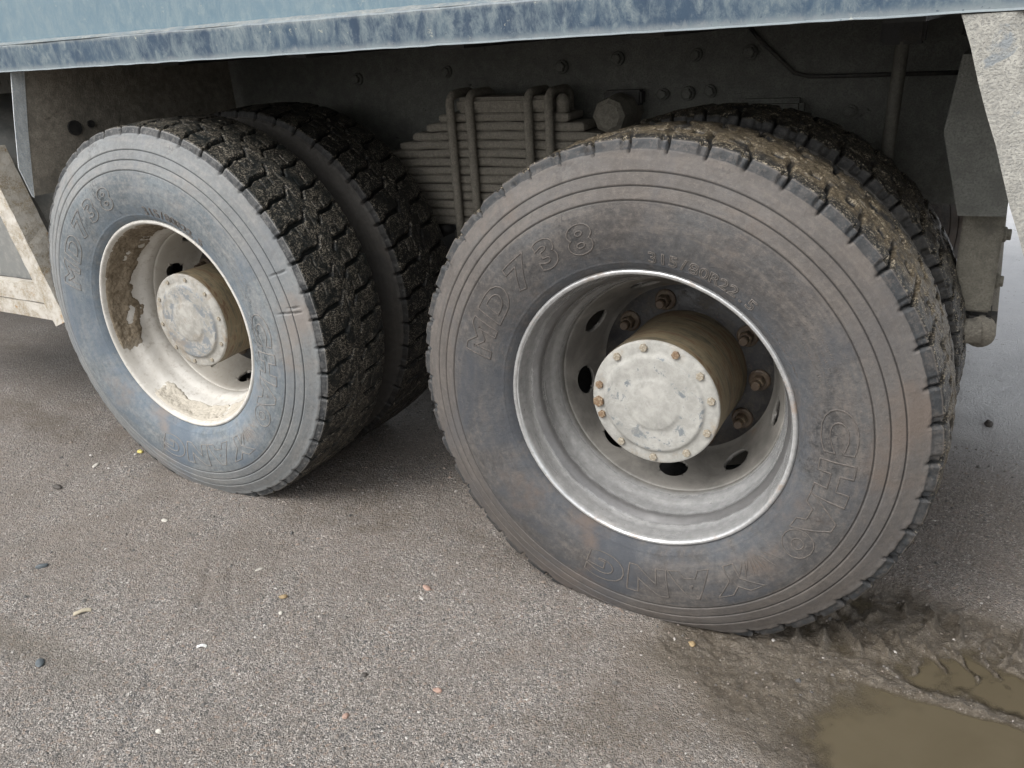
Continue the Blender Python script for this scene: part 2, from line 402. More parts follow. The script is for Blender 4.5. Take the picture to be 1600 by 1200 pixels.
MT['dark'] = dusty('black_oily_steel', (0.07, 0.065, 0.056), (0.022, 0.022, 0.022), 0.45, 9, rough=0.85, under_rough=0.5)
MT['tank'] = dusty('dusty_grey_tank_paint', (0.26, 0.255, 0.235), (0.17, 0.175, 0.17), 0.55, 5, rough=0.8, under_rough=0.5)
MT['guard'] = dusty('white_guard_paint_with_ochre_mud', (0.3, 0.245, 0.165), (0.55, 0.52, 0.465), 0.5, 8, rough=0.9, under_rough=0.55, grit=0.8, spots=(0.33, 0.2, 0.08), spot_amt=(0.6, 0.68))
MT['blue_stay'] = dusty('dusted_blue_grey_steel', (0.6, 0.62, 0.61), (0.33, 0.4, 0.47), 0.68, 9, streak=(1.5, 1.5, 0.6), rough=0.85, under_rough=0.45)
MT['stay'] = dusty('clay_spattered_grey_plate', (0.37, 0.36, 0.325), (0.25, 0.25, 0.235), 0.7, 7, rough=0.9, under_rough=0.7, grit=0.9, spots=(0.24, 0.26, 0.27), spot_amt=(0.6, 0.68))

def body_blue(name, blue_a, blue_b, dust_a, dust_b, thr, soft, chips, edge):
    M = Mat(name)
    s = M.N('ShaderNodeSeparateXYZ'); M.L(M.obj, s.inputs[0])
    v = M.scalev(5, 3, 1.8); v2 = M.scalev(20, 6, 11)
    n1 = M.noise(2.2, 8, 0.7, v, 0.6); n2 = M.noise(2.0, 8, 0.78, v2, 0.5); n3 = M.noise(2.2, 5, 0.6); n4 = M.noise(150, 4, 0.75)
    blue = M.mix(M.step(n3, 0.35, 0.65), blue_a, blue_b)
    dust = M.mix(M.step(n2, 0.3, 0.7), dust_a, dust_b)
    k = M.math('ADD', M.math('MULTIPLY', n1, 0.5), M.math('MULTIPLY', n2, 0.5))
    m = M.step(k, thr - soft, thr + soft)
    col = M.mix(m, blue, dust)
    z = s.outputs[2]
    if edge:
        e = M.math('SUBTRACT', 1.0, M.step(M.math('ADD', z, M.math('MULTIPLY', M.math('SUBTRACT', n2, 0.5), 0.045)), 1.237, 1.252))
        col = M.mix(M.math('MULTIPLY', e, 0.7), col, (0.25, 0.275, 0.28))
        e2 = M.step(M.math('ADD', z, M.math('MULTIPLY', M.math('SUBTRACT', n2, 0.5), 0.02)), 1.292, 1.303)
        col = M.mix(M.math('MULTIPLY', e2, 0.5), col, (0.3, 0.32, 0.315))
    big = M.step(M.noise(22, 6, 0.78), 0.62, 0.68)
    col = M.mix(M.math('MULTIPLY', big, chips), col, (0.36, 0.37, 0.32))
    spk = M.math('MULTIPLY', M.step(n4, 0.62, 0.68), M.step(n2, 0.4, 0.55))
    col = M.mix(M.math('MULTIPLY', spk, chips), col, (0.04, 0.06, 0.09))
    rg = M.math('ADD', 0.42, M.math('MULTIPLY', m, 0.3))
    return M.done(col, rg, 0, M.bump(M.math('ADD', n4, M.math('MULTIPLY', n2, 1.5)), 0.35, 0.0012))
MT['sill'] = body_blue('scuffed_blue_sill_paint', (0.022, 0.044, 0.08), (0.04, 0.076, 0.12), (0.08, 0.12, 0.152), (0.175, 0.212, 0.226), 0.5, 0.09, 0.9, True)
MT['panel'] = body_blue('dust_filmed_blue_panel_paint', (0.088, 0.152, 0.2), (0.118, 0.188, 0.235), (0.135, 0.2, 0.238), (0.205, 0.262, 0.28), 0.5, 0.2, 0.35, False)
MT['edge_dust'] = dusty('pale_dried_dust', (0.27, 0.275, 0.26), (0.14, 0.175, 0.195), 0.52, 20)
MT['letters'] = dusty('rubber_lettering', (0.135, 0.118, 0.105), (0.08, 0.073, 0.068), 0.55, 20, rough=0.85, under_rough=0.7)
MT['letters_pale'] = dusty('dust_picked_small_lettering', (0.17, 0.152, 0.137), (0.11, 0.1, 0.09), 0.55, 30, rough=0.85, under_rough=0.7)
MT['letters_a'] = dusty('pale_rubber_lettering', (0.28, 0.26, 0.235), (0.17, 0.165, 0.16), 0.5, 20, rough=0.85, under_rough=0.7)

# ------------------------------------------------------------------ object helpers
def link(o, parent=None):
    COL.objects.link(o)
    if parent is not None: o.parent = parent
    return o

def np_mesh(name, V, F, mat, smooth=True, attrs=None):
    me = bpy.data.meshes.new(name)
    V = np.asarray(V, dtype=np.float32); F = np.asarray(F, dtype=np.int32)
    k = F.shape[1]
    me.vertices.add(len(V)); me.vertices.foreach_set('co', V.ravel())
    me.loops.add(F.size); me.loops.foreach_set('vertex_index', F.ravel())
    me.polygons.add(len(F))
    me.polygons.foreach_set('loop_start', np.arange(0, F.size, k, dtype=np.int32))
    me.polygons.foreach_set('loop_total', np.full(len(F), k, dtype=np.int32))
    me.polygons.foreach_set('use_smooth', np.full(len(F), smooth))
    me.update(calc_edges=True)
    for n, a in (attrs or {}).items():
        at = me.attributes.new(n, 'FLOAT', 'POINT'); at.data.foreach_set('value', np.asarray(a, dtype=np.float32).ravel())
    me.materials.append(mat)
    return me

def obj(name, me, parent=None, label=None, kind=None):
    o = bpy.data.objects.new(name, me)
    if label: o['label'] = label
    if kind: o['kind'] = kind
    return link(o, parent)

def bm_obj(name, bm, mat, parent=None, label=None, smooth=False, kind=None, bevel=0.0):
    if bevel:
        bmesh.ops.bevel(bm, geom=[e for e in bm.edges], offset=bevel, segments=2, affect='EDGES', clamp_overlap=True)
    me = bpy.data.meshes.new(name)
    bm.to_mesh(me); bm.free()
    me.materials.append(mat)
    if smooth: me.polygons.foreach_set('use_smooth', [True] * len(me.polygons))
    return obj(name, me, parent, label, kind)

def empty(name, loc=(0, 0, 0), parent=None):
    o = bpy.data.objects.new(name, None)
    o.location = loc; o.empty_display_size = 0.2
    return link(o, parent)

def box(bm, x0, x1, y0, y1, z0, z1):
    vs = [bm.verts.new(p) for p in ((x0, y0, z0), (x1, y0, z0), (x1, y1, z0), (x0, y1, z0), (x0, y0, z1), (x1, y0, z1), (x1, y1, z1), (x0, y1, z1))]
    for f in ((0, 3, 2, 1), (4, 5, 6, 7), (0, 1, 5, 4), (1, 2, 6, 5), (2, 3, 7, 6), (3, 0, 4, 7)):
        bm.faces.new([vs[i] for i in f])
    return vs

def prism(bm, pts_a, pts_b):
    """loft between two equal outlines"""
    a = [bm.verts.new(p) for p in pts_a]; b = [bm.verts.new(p) for p in pts_b]
    n = len(a)
    for i in range(n):
        bm.faces.new((a[i], a[(i + 1) % n], b[(i + 1) % n], b[i]))
    bm.faces.new(a[::-1]); bm.faces.new(b)
    bmesh.ops.recalc_face_normals(bm, faces=bm.faces)

def tube(bm, pts, r, seg=12, cap=True):
    pts = [Vector(p) for p in pts]
    rings = []
    up = None
    for i, p in enumerate(pts):
        t = (pts[min(i + 1, len(pts) - 1)] - pts[max(i - 1, 0)]).normalized()
        if up is None:
            up = Vector((0, 0, 1)) if abs(t.z) < 0.9 else Vector((1, 0, 0))
        s = t.cross(up).normalized(); up = s.cross(t).normalized()
        rr = r[i] if isinstance(r, (list, tuple)) else r
        rings.append([bm.verts.new(p + (s * math.cos(2 * PI * k / seg) + up * math.sin(2 * PI * k / seg)) * rr) for k in range(seg)])
    for a, b in zip(rings, rings[1:]):
        for k in range(seg):
            bm.faces.new((a[k], a[(k + 1) % seg], b[(k + 1) % seg], b[k]))
    if cap:
        bm.faces.new(rings[0][::-1]); bm.faces.new(rings[-1])
    bmesh.ops.recalc_face_normals(bm, faces=bm.faces)

def lathe_mesh(name, prof, mat, seg=160, smooth=True, wob=0.0):
    """profile of (radius, y) round the Y axis"""
    P = np.array(prof, dtype=float); n = len(P)
    th = np.linspace(0, 2 * PI, seg, endpoint=False)
    r = P[:, 0][None, :]; y = P[:, 1][None, :]
    X = np.cos(th)[:, None] * r; Z = np.sin(th)[:, None] * r; Y = np.repeat(y, seg, 0)
    if wob:
        dn = noise3(X, Y, Z, 30, 5, 2) * wob
        X = X * (1 + dn / np.maximum(r, 0.05)); Z = Z * (1 + dn / np.maximum(r, 0.05)); Y = Y + dn * 0.5
    V = np.stack([X, Y, Z], -1).reshape(-1, 3)
    i = np.arange(seg)[:, None]; j = np.arange(n - 1)[None, :]
    a = i * n + j; b = ((i + 1) % seg) * n + j
    F = np.stack([a, a + 1, b + 1, b], -1).reshape(-1, 4)
    return np_mesh(name, V, F, mat, smooth)

def smooth_prof(pts, per=4):
    """Catmull-Rom through the profile points"""
    P = [np.array(p, float) for p in pts]
    P = [2 * P[0] - P[1]] + P + [2 * P[-1] - P[-2]]
    out = []
    for i in range(1, len(P) - 2):
        for k in range(per):
            t = k / per
            out.append(0.5 * ((2 * P[i]) + (-P[i - 1] + P[i + 1]) * t + (2 * P[i - 1] - 5 * P[i] + 4 * P[i + 1] - P[i + 2]) * t * t + (-P[i - 1] + 3 * P[i] - 3 * P[i + 1] + P[i + 2]) * t ** 3))
    out.append(P[-2])
    return [tuple(p) for p in out]

# ------------------------------------------------------------------ THE GROUND
def axis(segs):
    out = [segs[0][0]]
    for a, b, st in segs:
        n = max(1, int(round((b - a) / st)))
        out += list(np.linspace(a, b, n + 1)[1:])
    return np.array(out)
gx = axis([(-80, -20, 15), (-20, -6, 1.5), (-6, -2.4, 0.06), (-2.4, -0.1, 0.0085), (-0.1, 0.85, 0.0036), (0.85, 1.6, 0.02), (1.6, 6, 0.3), (6, 20, 2), (20, 80, 15)])
gy = axis([(-80, -20, 15), (-20, -3, 1.5), (-3, -1.2, 0.06), (-1.2, -0.42, 0.0075), (-0.42, 0.42, 0.0036), (0.42, 2.0, 0.012), (2.0, 6, 0.06), (6, 20, 1.5), (20, 80, 15)])
GX, GY = np.meshgrid(gx, gy, indexing='ij')
Z0 = np.zeros_like(GX)
dist = np.hypot(GX, GY)
near = 1 - sstep(3, 8, dist)
LAM = (1.2552 - 0.03) / 1.2552
def ground_fields(x, y):
    x = 0.5579 + (x - 0.5579) / LAM; y = -1.4465 + (y + 1.4465) / LAM
    z0 = np.zeros_like(x)
    n_lo = noise3(x, y, z0, 1.7, 1, 3); n_m = noise3(x, y, z0, 9, 2, 4); n_f = noise3(x, y, z0, 70, 3, 3)
    n_e = noise3(x, y, z0, 14, 8, 4)
    h = 0.006 * n_lo + 0.0035 * n_m + 0.0016 * n_f
    # mud run beside the right wheel; long axis along the truck
    left_edge = 0.02 + 0.05 * n_e - 0.55 * np.clip(-y - 0.02, 0, 1)
    low = -0.055 - 0.62 * (x - 0.0) + 0.05 * n_e            # near edge falls away to the right
    mud = sstep(left_edge - 0.12, left_edge + 0.12, x + 0.05 * n_m) * sstep(low - 0.10, low + 0.10, y + 0.06 * n_m) * (1 - sstep(0.30 + 0.03 * n_e, 0.42 + 0.03 * n_e, y))
    h = h - (0.013 - 0.012 * noise3(x, y, z0, 7, 61, 3)) * mud * sstep(-0.05, 0.35, x)
    # pool at the near right
    pool = sstep(0.38 + 0.04 * n_e, 0.5 + 0.04 * n_e, x) * sstep(-0.45, -0.3, y) * (1 - sstep(0.01, 0.035, y + 0.012 * n_e))
    pool2 = sstep(0.48, 0.6, x + 0.04 * n_e) * sstep(0.055, 0.08, y + 0.01 * n_e) * (1 - sstep(0.15, 0.2, y + 0.02 * n_e))
    h = h - 0.016 * pool - 0.012 * pool2
    # ridge of squeezed mud between the two pools
    yr = 0.046 - 0.06 * (x - 0.42) + 0.006 * n_m
    ridge = np.exp(-((y - yr) / 0.011) ** 2) * sstep(0.28, 0.4, x) * (0.75 + 0.4 * n_m)
    h = h + 0.006 * ridge * np.clip(0.8 + 0.9 * noise3(x, y, z0, 30, 71, 3), 0.2, 1.6)
    # lug prints pressed into the mud behind the wheel
    band = sstep(0.075, 0.11, y) * (1 - sstep(0.30, 0.35, y)) * sstep(0.06, 0.12, x) * (1 - sstep(0.9, 1.1, x))
    ph = (x + 0.014 * np.sin(y * 38) + 0.016 * n_e + 0.02 * n_m + 0.35 * y) / 0.058
    lug = np.exp(-((ph - np.round(ph)) / 0.12) ** 2)
    ph2 = (x + 0.03 - 0.012 * np.sin(y * 31) + 0.016 * n_e + 0.02 * n_m - 0.25 * y) / 0.058
    lug2 = np.exp(-((ph2 - np.round(ph2)) / 0.12) ** 2)
    split = sstep(0.18, 0.22, y + 0.01 * n_e)
    br = 0.6 + 1.3 * noise3(x, y, z0, 30, 21, 4)
    h = h + band * (0.021 * (lug * (1 - split) + lug2 * split) * np.clip(br, 0, 1.2) - 0.004)
    h = h + mud * (0.006 * noise3(x, y, z0, 28, 12, 4) + 0.0055 * noise3(x, y, z0, 75, 15, 3)) * (1 - 0.8 * pool)
    # damp hollow at the left
    hol = np.exp(-(((x + 1.36) / 0.3) ** 2 + ((y + 0.685 - 0.08 * (x + 1.36)) / 0.045) ** 2))
    h = h - 0.004 * hol
    # two faint scuffs
    for (xa, ya, xb, yb) in ((-1.1, -0.28, -1.0, -0.40), (-1.05, -0.25, -0.93, -0.37), (-0.93, -0.6, -0.82, -0.75)):
        dx, dy = xb - xa, yb - ya; L2 = dx * dx + dy * dy
        t = np.clip(((x - xa) * dx + (y - ya) * dy) / L2, 0, 1)
        d = np.hypot(x - xa - t * dx, y - ya - t * dy)
        h = h - 0.004 * np.exp(-(d / 0.008) ** 2)
    wet = np.clip(0.75 * mud + pool + pool2 + 0.8 * hol + 0.35 * sstep(0.1, 0.5, n_lo) * sstep(-0.3, 0.3, y), 0, 1)
    wet = np.maximum(wet, 0.4 * sstep(0.2, 0.6, y) * (1 - sstep(2.2, 2.6, y)) * (1 - sstep(0.0, 0.5, x)))       # ground under the truck darker and smoother
    wet = np.maximum(wet, 0.22 * sstep(0.35, 0.6, x) * sstep(0.25, 0.5, y))
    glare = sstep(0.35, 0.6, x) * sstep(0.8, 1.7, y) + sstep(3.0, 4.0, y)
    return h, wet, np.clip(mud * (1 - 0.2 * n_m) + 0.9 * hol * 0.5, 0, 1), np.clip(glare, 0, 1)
H, WET, MUD, GLARE = ground_fields(GX, GY)
# a slight rise under the left wheel, flat contact patches under both
H = H * near
rise = 0.030 + 0.002 * (1 - sstep(0.35, 0.7, np.hypot(GX + 1.396, (GY - 0.3) * 0.8)))
H = H + rise
nx, ny = len(gx), len(gy)
gi = np.arange(nx - 1)[:, None]; gj = np.arange(ny - 1)[None, :]
ga = gi * ny + gj
GF = np.stack([ga, ga + ny, ga + ny + 1, ga + 1], -1).reshape(-1, 4)
GV = np.stack([GX, GY, H], -1).reshape(-1, 3)
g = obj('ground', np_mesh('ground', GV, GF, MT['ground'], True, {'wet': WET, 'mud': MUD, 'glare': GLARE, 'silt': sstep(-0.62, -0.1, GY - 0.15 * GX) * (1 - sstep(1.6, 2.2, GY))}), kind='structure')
g['label'] = 'damp grey gritty ground with muddy wheel track'
def zground(x, y):
    i = int(np.clip(np.searchsorted(gx, x), 1, nx - 1)); j = int(np.clip(np.searchsorted(gy, y), 1, ny - 1))
    return float(H[i, j])

# puddle sheet: follows the basin, cut where the ground rises above it
NWX, NWY = 300, 200
wx = np.linspace(0.02, 1.5, NWX); wy = np.linspace(-0.5, 0.36, NWY)
WX, WY = np.meshgrid(wx, wy, indexing='ij')
WZ = np.full_like(WX, 0.0152)
WD = WZ - 0.030 - ground_fields(WX, WY)[0]
wi = np.arange(NWX - 1)[:, None]; wj = np.arange(NWY - 1)[None, :]; wa = wi * NWY + wj
WF = np.stack([wa, wa + NWY, wa + NWY + 1, wa + 1], -1).reshape(-1, 4)
WF = WF[(WD.ravel()[WF] > -0.003).any(1)]
o = obj('puddle_water', np_mesh('puddle_water', np.stack([WX, WY, WZ], -1).reshape(-1, 3), WF, MT['water'], True, {'depth': WD}), kind='structure')
o['label'] = 'shallow brown puddle at lower right of the track'

# ------------------------------------------------------------------ TYRES
PR = [(0.296, 0.022), (0.300, 0.012), (0.305, 0.002), (0.311, -0.006), (0.325, -0.015), (0.35, -0.025), (0.38, -0.031), (0.41, -0.032), (0.435, -0.028),
      (0.46, -0.020), (0.487, -0.010), (0.505, -0.001), (0.515, 0.004), (0.530, 0.009), (0.5405, 0.0125)]
_sm = smooth_prof(PR, 8)
def side_y(r):
    rs = np.array([p[0] for p in _sm]); ys = np.array([p[1] for p in _sm])
    return np.interp(r, rs, ys)

def tyre_mesh(name, mat, seed, groove_depth, fill, zc, wear, shoulder_hw=0.05, run_out=-0.03, cracks=()):
    TH = 46 * 26
    W = 0.268
    side = [(0.296, 0.022), (0.300, 0.012), (0.304, 0.004), (0.308, -0.002), (0.312, -0.007), (0.316, -0.010), (0.318, -0.0112), (0.320, -0.0124), (0.322, -0.0134), (0.325, -0.015)]
    rs = list(np.linspace(0.33, 0.43, 16)) + list(np.linspace(0.434, 0.496, 50)) + list(np.linspace(0.499, 0.5395, 14))
    side += [(r, float(side_y(r))) for r in rs]
    corner = [(0.5425, 0.0140), (0.5445, 0.0165), (0.5455, 0.0195)]
    ty = np.linspace(0.0225, W - 0.0225, 84)
    tread = [(0.5500 - 0.0042 * ((y - W / 2) / 0.105) ** 2, y) for y in ty]
    far_side = [(r, W - y) for r, y in (side + corner)[::-1][::1]]
    far_keep = [p for i, p in enumerate(far_side) if i < 16 or i % 5 == 0 or i > len(far_side) - 3]
    P = np.array(side + corner + tread + far_keep)
    n = len(P)
    S = np.concatenate([[0], np.cumsum(np.hypot(*np.diff(P, axis=0).T))])
    ic1 = len(side) + 1; ic2 = len(side) + len(corner) + len(tread) + 1
    Sc1, Sc2 = S[ic1], S[ic2]
    T = np.gradient(P, axis=0); T /= np.hypot(T[:, 0], T[:, 1])[:, None]
    Nn = np.stack([-T[:, 1], T[:, 0]], -1)          # inward: along the tread (dy>0) normal must be -r
    Nn = np.stack([-T[:, 1], T[:, 0]], -1)
    th = np.linspace(0, 2 * PI, TH, endpoint=False)
    t = (S - Sc1) / (Sc2 - Sc1)                     # 0..1 across the tread
    U = (th / (2 * PI) * 46)[:, None] + seed * 0.37
    TT = np.repeat(t[None, :], TH, 0)
    q = np.minimum(S - Sc1, Sc2 - S)[None, :]        # distance inside the tread edge, negative on the sidewall
    cx, cz = np.cos(th)[:, None], np.sin(th)[:, None]
    X0 = cx * P[:, 0][None, :]; Z0_ = cz * P[:, 0][None, :]; Y0 = np.repeat(P[:, 1][None, :], TH, 0)
    wob = noise3(X0, Y0, Z0_, 18, seed, 2)
    def s_groove(u, tt, flip):
        w = tt if not flip else 1 - tt
        f = 0.02 + 0.18 * sstep(0.05, 0.16, w) + 0.06 * sstep(0.16, 0.34, w) + 0.34 * sstep(0.36, 0.44, w)
        d = (u - (f if not flip else 0.5 - f + 0.12)) + 0.03 * wob
        d = d - np.round(d)
        hw = shoulder_hw + (0.06 - shoulder_hw) * sstep(0.04, 0.12, w)
        m = (1 - sstep(hw, hw + 0.04, np.abs(d))) * (1 - sstep(0.43, 0.47, w))
        return m
    gl = s_groove(U, TT, False); gr = s_groove(U, TT, True)
    gg = np.maximum(gl, gr)
    edge = sstep(run_out - 0.006, run_out + 0.004, q + 0.003 * wob)                  # grooves run out on the buttress
    depth = gg * edge
    mudn = noise3(X0, Y0, Z0_, 26, seed + 30, 3)
    cen = sstep(0.03, 0.06, q)
    fl = np.clip(fill * cen * (0.75 + 0.6 * mudn), 0, 0.95)
    depth = depth * (1 - fl)
    # narrow longitudinal sipes inside the blocks
    sip = 0
    for c, ph in ((0.2, 0.0), (0.33, 0.12), (0.63, 0.5), (0.76, 0.62), (0.47, 0.3)):
        d = np.abs(TT - c) * (Sc2 - Sc1)
        du = (U - ph) - np.round(U - ph)
        sip = np.maximum(sip, (1 - sstep(0.0014, 0.003, d)) * (1 - sstep(0.28, 0.36, np.abs(du))))
    sip = sip * (1 - gg)
    # small tie bar notch between the shoulder blocks
    d2 = U - 0.23; d2 = d2 - np.round(d2)
    notch = (1 - sstep(0.015, 0.04, np.abs(d2))) * sstep(-0.022, -0.014, q) * (1 - sstep(0.012, 0.02, q))
    low = ((U - 0.13) - np.round(U - 0.13)); low = (1 - sstep(0.085, 0.11, np.abs(low))) * sstep(-0.026, -0.02, q) * (1 - sstep(0.015, 0.022, q))
    disp = groove_depth * depth + 0.0028 * sip * (1 - fl) + 0.005 * notch * wear + 0.0055 * low * wear
    pit = 0
    if wear > 0.6:
        for c, ph in ((0.30, 0.62), (0.68, 0.15)):
            du = (U - ph + 0.05 * wob) - np.round(U - ph + 0.05 * wob)
            pit = np.maximum(pit, (1 - sstep(0.11, 0.17, np.abs(du))) * (1 - sstep(0.05, 0.07, np.abs(TT - c + 0.012 * wob))))
        disp = disp + 0.008 * pit * (1 - depth)
    # rings on the sidewall
    r0 = P[:, 0][None, :]
    front = (P[:, 1] < W / 2)[None, :]
    rings = 0
    for rr in (0.439, 0.464, 0.488):
        rings = np.maximum(rings, 1 - sstep(0.0007, 0.0019, np.abs(r0 - rr)))
    step_ = sum(sstep(rr, rr + 0.002, r0) * 0.0009 for rr in (0.439, 0.464, 0.488))
    disp = disp + 0.0022 * rings * (np.abs(q) < 9) * (q < -0.02) - step_ * (q < -0.02)
    disp = disp - 0.0009 * (1 - sstep(0.0006, 0.0015, np.abs(r0 - 0.320))) * (q < -0.1)
    for (ca, r_a, r_b) in cracks:
        dth = (th[:, None] - math.radians(ca)) * r0 + 0.004 * wob + 0.10 * (r0 - 0.45)
        disp = disp + 0.005 * (1 - sstep(0.0012, 0.0032, np.abs(dth))) * sstep(r_a, r_a + 0.03, r0) * (1 - sstep(r_b - 0.01, r_b, r0)) * (q < -0.02) * front
    # ragged, torn lower edge of the lugs and general wear
    disp = disp + (0.0012 + 0.0016 * wear) * noise3(X0, Y0, Z0_, 60, seed + 3, 4) * sstep(-0.035, -0.015, q) + 0.0003 * noise3(X0, Y0, Z0_, 160, seed + 4, 2)
    disp = disp + wear * 0.004 * sstep(0.25, 0.6, noise3(X0, Y0, Z0_, 22, seed + 6, 3)) * sstep(-0.03, -0.018, q) * (1 - sstep(0.008, 0.02, q))
    if fill > 0:
        disp = disp - fill * 0.0055 * cen * (1 - 0.8 * pit) * np.clip(noise3(X0, Y0, Z0_, 75, seed + 9, 3) + 0.15, 0, 1)
    Rr = r0 + Nn[:, 0][None, :] * disp
    Yy = Y0 + Nn[:, 1][None, :] * disp
    X = cx * Rr; Z = cz * Rr
    # squash against the ground and bulge a little
    floor = -zc
    k = sstep(-0.40, -zc, Z)
    Yy = Yy + np.where(Yy < W / 2, -1, 1) * 0.005 * k * sstep(0.33, 0.42, r0) * (1 - sstep(0.44, 0.52, r0)) * (q < 0)
    Z = np.maximum(Z, floor)
    V = np.stack([X, Yy, Z], -1).reshape(-1, 3)
    i = np.arange(TH)[:, None]; j = np.arange(n - 1)[None, :]
    a = i * n + j; b = ((i + 1) % TH) * n + j
    F = np.stack([a, a + 1, b + 1, b], -1).reshape(-1, 4)
    groove = np.clip(np.maximum(depth, 0.8 * pit) + rings * (q < -0.02) * 0.9, 0, 1)
    tr = np.repeat(sstep(-0.034, 0.006, q), TH, 0)
    return np_mesh(name, V, F, mat, True, {'tread': tr, 'groove': groove, 'sipe': sip * sstep(-0.2, 0.3, mudn)})

ZC_B, ZC_A = 0.520, 0.547
tyre_b = tyre_mesh('tyre_worn', MT['tyre_b'], 3, 0.014, 0.7, ZC_B - 0.030, 1.0, 0.016, -0.026)
tyre_a = tyre_mesh('tyre_lugged', MT['tyre_a'], 8, 0.013, 0.1, ZC_A - 0.030, 0.3, 0.03, -0.022, [(12, 0.44, 0.515), (-13, 0.375, 0.515), (24, 0.46, 0.515), (-30, 0.47, 0.515), (13.5, 0.47, 0.512), (-84, 0.46, 0.515), (-60, 0.48, 0.515)])

# ------------------------------------------------------------------ LETTERING
def letter_mesh(ch, size, ang_deg, radius, mat, stroke, shear, bold, xs):
    """one raised outline letter bent round the sidewall, its foot towards the hub"""
    cu = bpy.data.curves.new('t', 'FONT')
    cu.body = ch; cu.size = size; cu.shear = shear; cu.resolution_u = 4; cu.align_x = 'CENTER'
    cu.fill_mode = 'NONE'; cu.bevel_depth = stroke; cu.bevel_resolution = 1; cu.offset = bold
    ob = bpy.data.objects.new('t', cu)
    COL.objects.link(ob)
    me = bpy.data.meshes.new_from_object(ob.evaluated_get(bpy.context.evaluated_depsgraph_get()))
    bm = bmesh.new(); bm.from_mesh(me)
    for _ in range(4):
        le = [e for e in bm.edges if e.calc_length() > 0.006]
        if not le: break
        bmesh.ops.subdivide_edges(bm, edges=le, cuts=1, use_grid_fill=False)
    bm.to_mesh(me); bm.free()
    me.name = 'letter'
    for v in me.vertices:
        x, y, z = v.co
        th = math.radians(ang_deg) - x * xs / radius
        r = radius - size * 0.35 + y
        v.co = (r * math.cos(th), float(side_y(r)) - z * 0.8 - 0.0004, r * math.sin(th))
    bpy.data.objects.remove(ob); bpy.data.curves.remove(cu)
    me.materials.clear(); me.materials.append(mat)
    return me

def sun_logo(mat):
    bm = bmesh.new()
    for k in range(11):
        a = math.radians(-47 + (k - 5) * 0.9)
        L = 0.018 + 0.016 * abs(math.sin(k * 1.3 + 0.5))
        r0 = 0.352 + 0.0016 * (k % 3)
        pts = []
        for q in range(5):
            r = r0 + L * q / 4
            aa = a + (k - 5) * 0.012 * q / 4
            pts.append((r * math.cos(aa), float(side_y(r)) - 0.0005, r * math.sin(aa)))
        tube(bm, pts, [0.0005, 0.0012, 0.0014, 0.0011, 0.0004], 5)
    me = bpy.data.meshes.new('emblem'); bm.to_mesh(me); bm.free(); me.materials.append(mat)
    return me

def fine_print(mat):
    """rows of tiny moulded characters too worn to read"""
    bm = bmesh.new()
    rr = random.Random(4)
    for row, (r, a0, a1) in enumerate(((0.400, 40, 22), (0.388, 38, 20), (0.377, 36, 19), (0.366, 34, 20), (0.326, 42, 24), (0.372, -118, -128), (0.395, -150, -160))):
        a = a0
        while a > a1:
            if rr.random() < 0.78:
                h = 0.0042; t = math.radians(a); w = 0.0026 / r
                for _ in range(2):
                    u0, v0, u1, v1 = rr.random(), rr.random(), rr.random(), rr.random()
                    p = []
                    for (u, v) in ((u0, v0), (u1, v1)):
                        R_ = r + (v - 0.5) * h; T_ = t + (u - 0.5) * w
                        p.append((R_ * math.cos(T_), float(side_y(R_)) - 0.0003, R_ * math.sin(T_)))
                    tube(bm, p, 0.0005, 4)
            a -= 0.62
    me = bpy.data.meshes.new('fine_print'); bm.to_mesh(me); bm.free(); me.materials.append(mat)
    return me

def make_lettering(mat):
    out = []
    for ch, a in zip('CHAOYANG', (7, -8.5, -21.5, -32, -57, -72, -87, -102)):
        out.append(('letter', letter_mesh(ch, 0.080 if ch != 'O' else 0.068, a, 0.382, mat, 0.0012, 0.0, 0.0045 if ch != 'O' else 0.006, 1.5 if ch != 'O' else 1.0)))
    for ch, a in zip('MD738', (160, 146, 132.5, 120.3, 108.3)):
        out.append(('letter', letter_mesh(ch, 0.076, a, 0.380, mat, 0.0012, 0.1, 0.003, 1.4)))
    for k, ch in enumerate('315/80R22.5'):
        out.append(('letter', letter_mesh(ch, 0.033, 85.6 - 3.45 * k, 0.335, MT['letters_pale'], 0.0010, 0.0, 0.0, 1.15)))
    out.append(('emblem', sun_logo(mat)))
    out.append(('fine_print', fine_print(mat)))
    return out
LET_B = make_lettering(MT['letters']); LET_A = make_lettering(MT['letters_a'])

# ------------------------------------------------------------------ RIMS, HUBS
RIM_PROF = [(0.3035, 0.016), (0.3045, 0.008), (0.3035, 0.002), (0.3005, -0.0012), (0.2965, -0.001), (0.2935, 0.002), (0.2915, 0.007), (0.2895, 0.016), (0.2875, 0.026),
            (0.2855, 0.036), (0.282, 0.046), (0.2765, 0.056), (0.2715, 0.066), (0.2685, 0.078), (0.2665, 0.090), (0.2635, 0.102), (0.258, 0.113), (0.2535, 0.124), (0.2515, 0.136), (0.2505, 0.150)]
RIM_BACK = [(0.2505, 0.150), (0.252, 0.18), (0.262, 0.205), (0.276, 0.225), (0.288, 0.240), (0.300, 0.252), (0.304, 0.252)]
def rim_shell(mat, name='rim'):
    p = smooth_prof(RIM_PROF, 4) + smooth_prof(RIM_BACK, 3)[1:]
    p += [(r + 0.004, y) for r, y in p[::-1][:10]]
    return lathe_mesh(name, p, mat, 240, True, 0.0006)

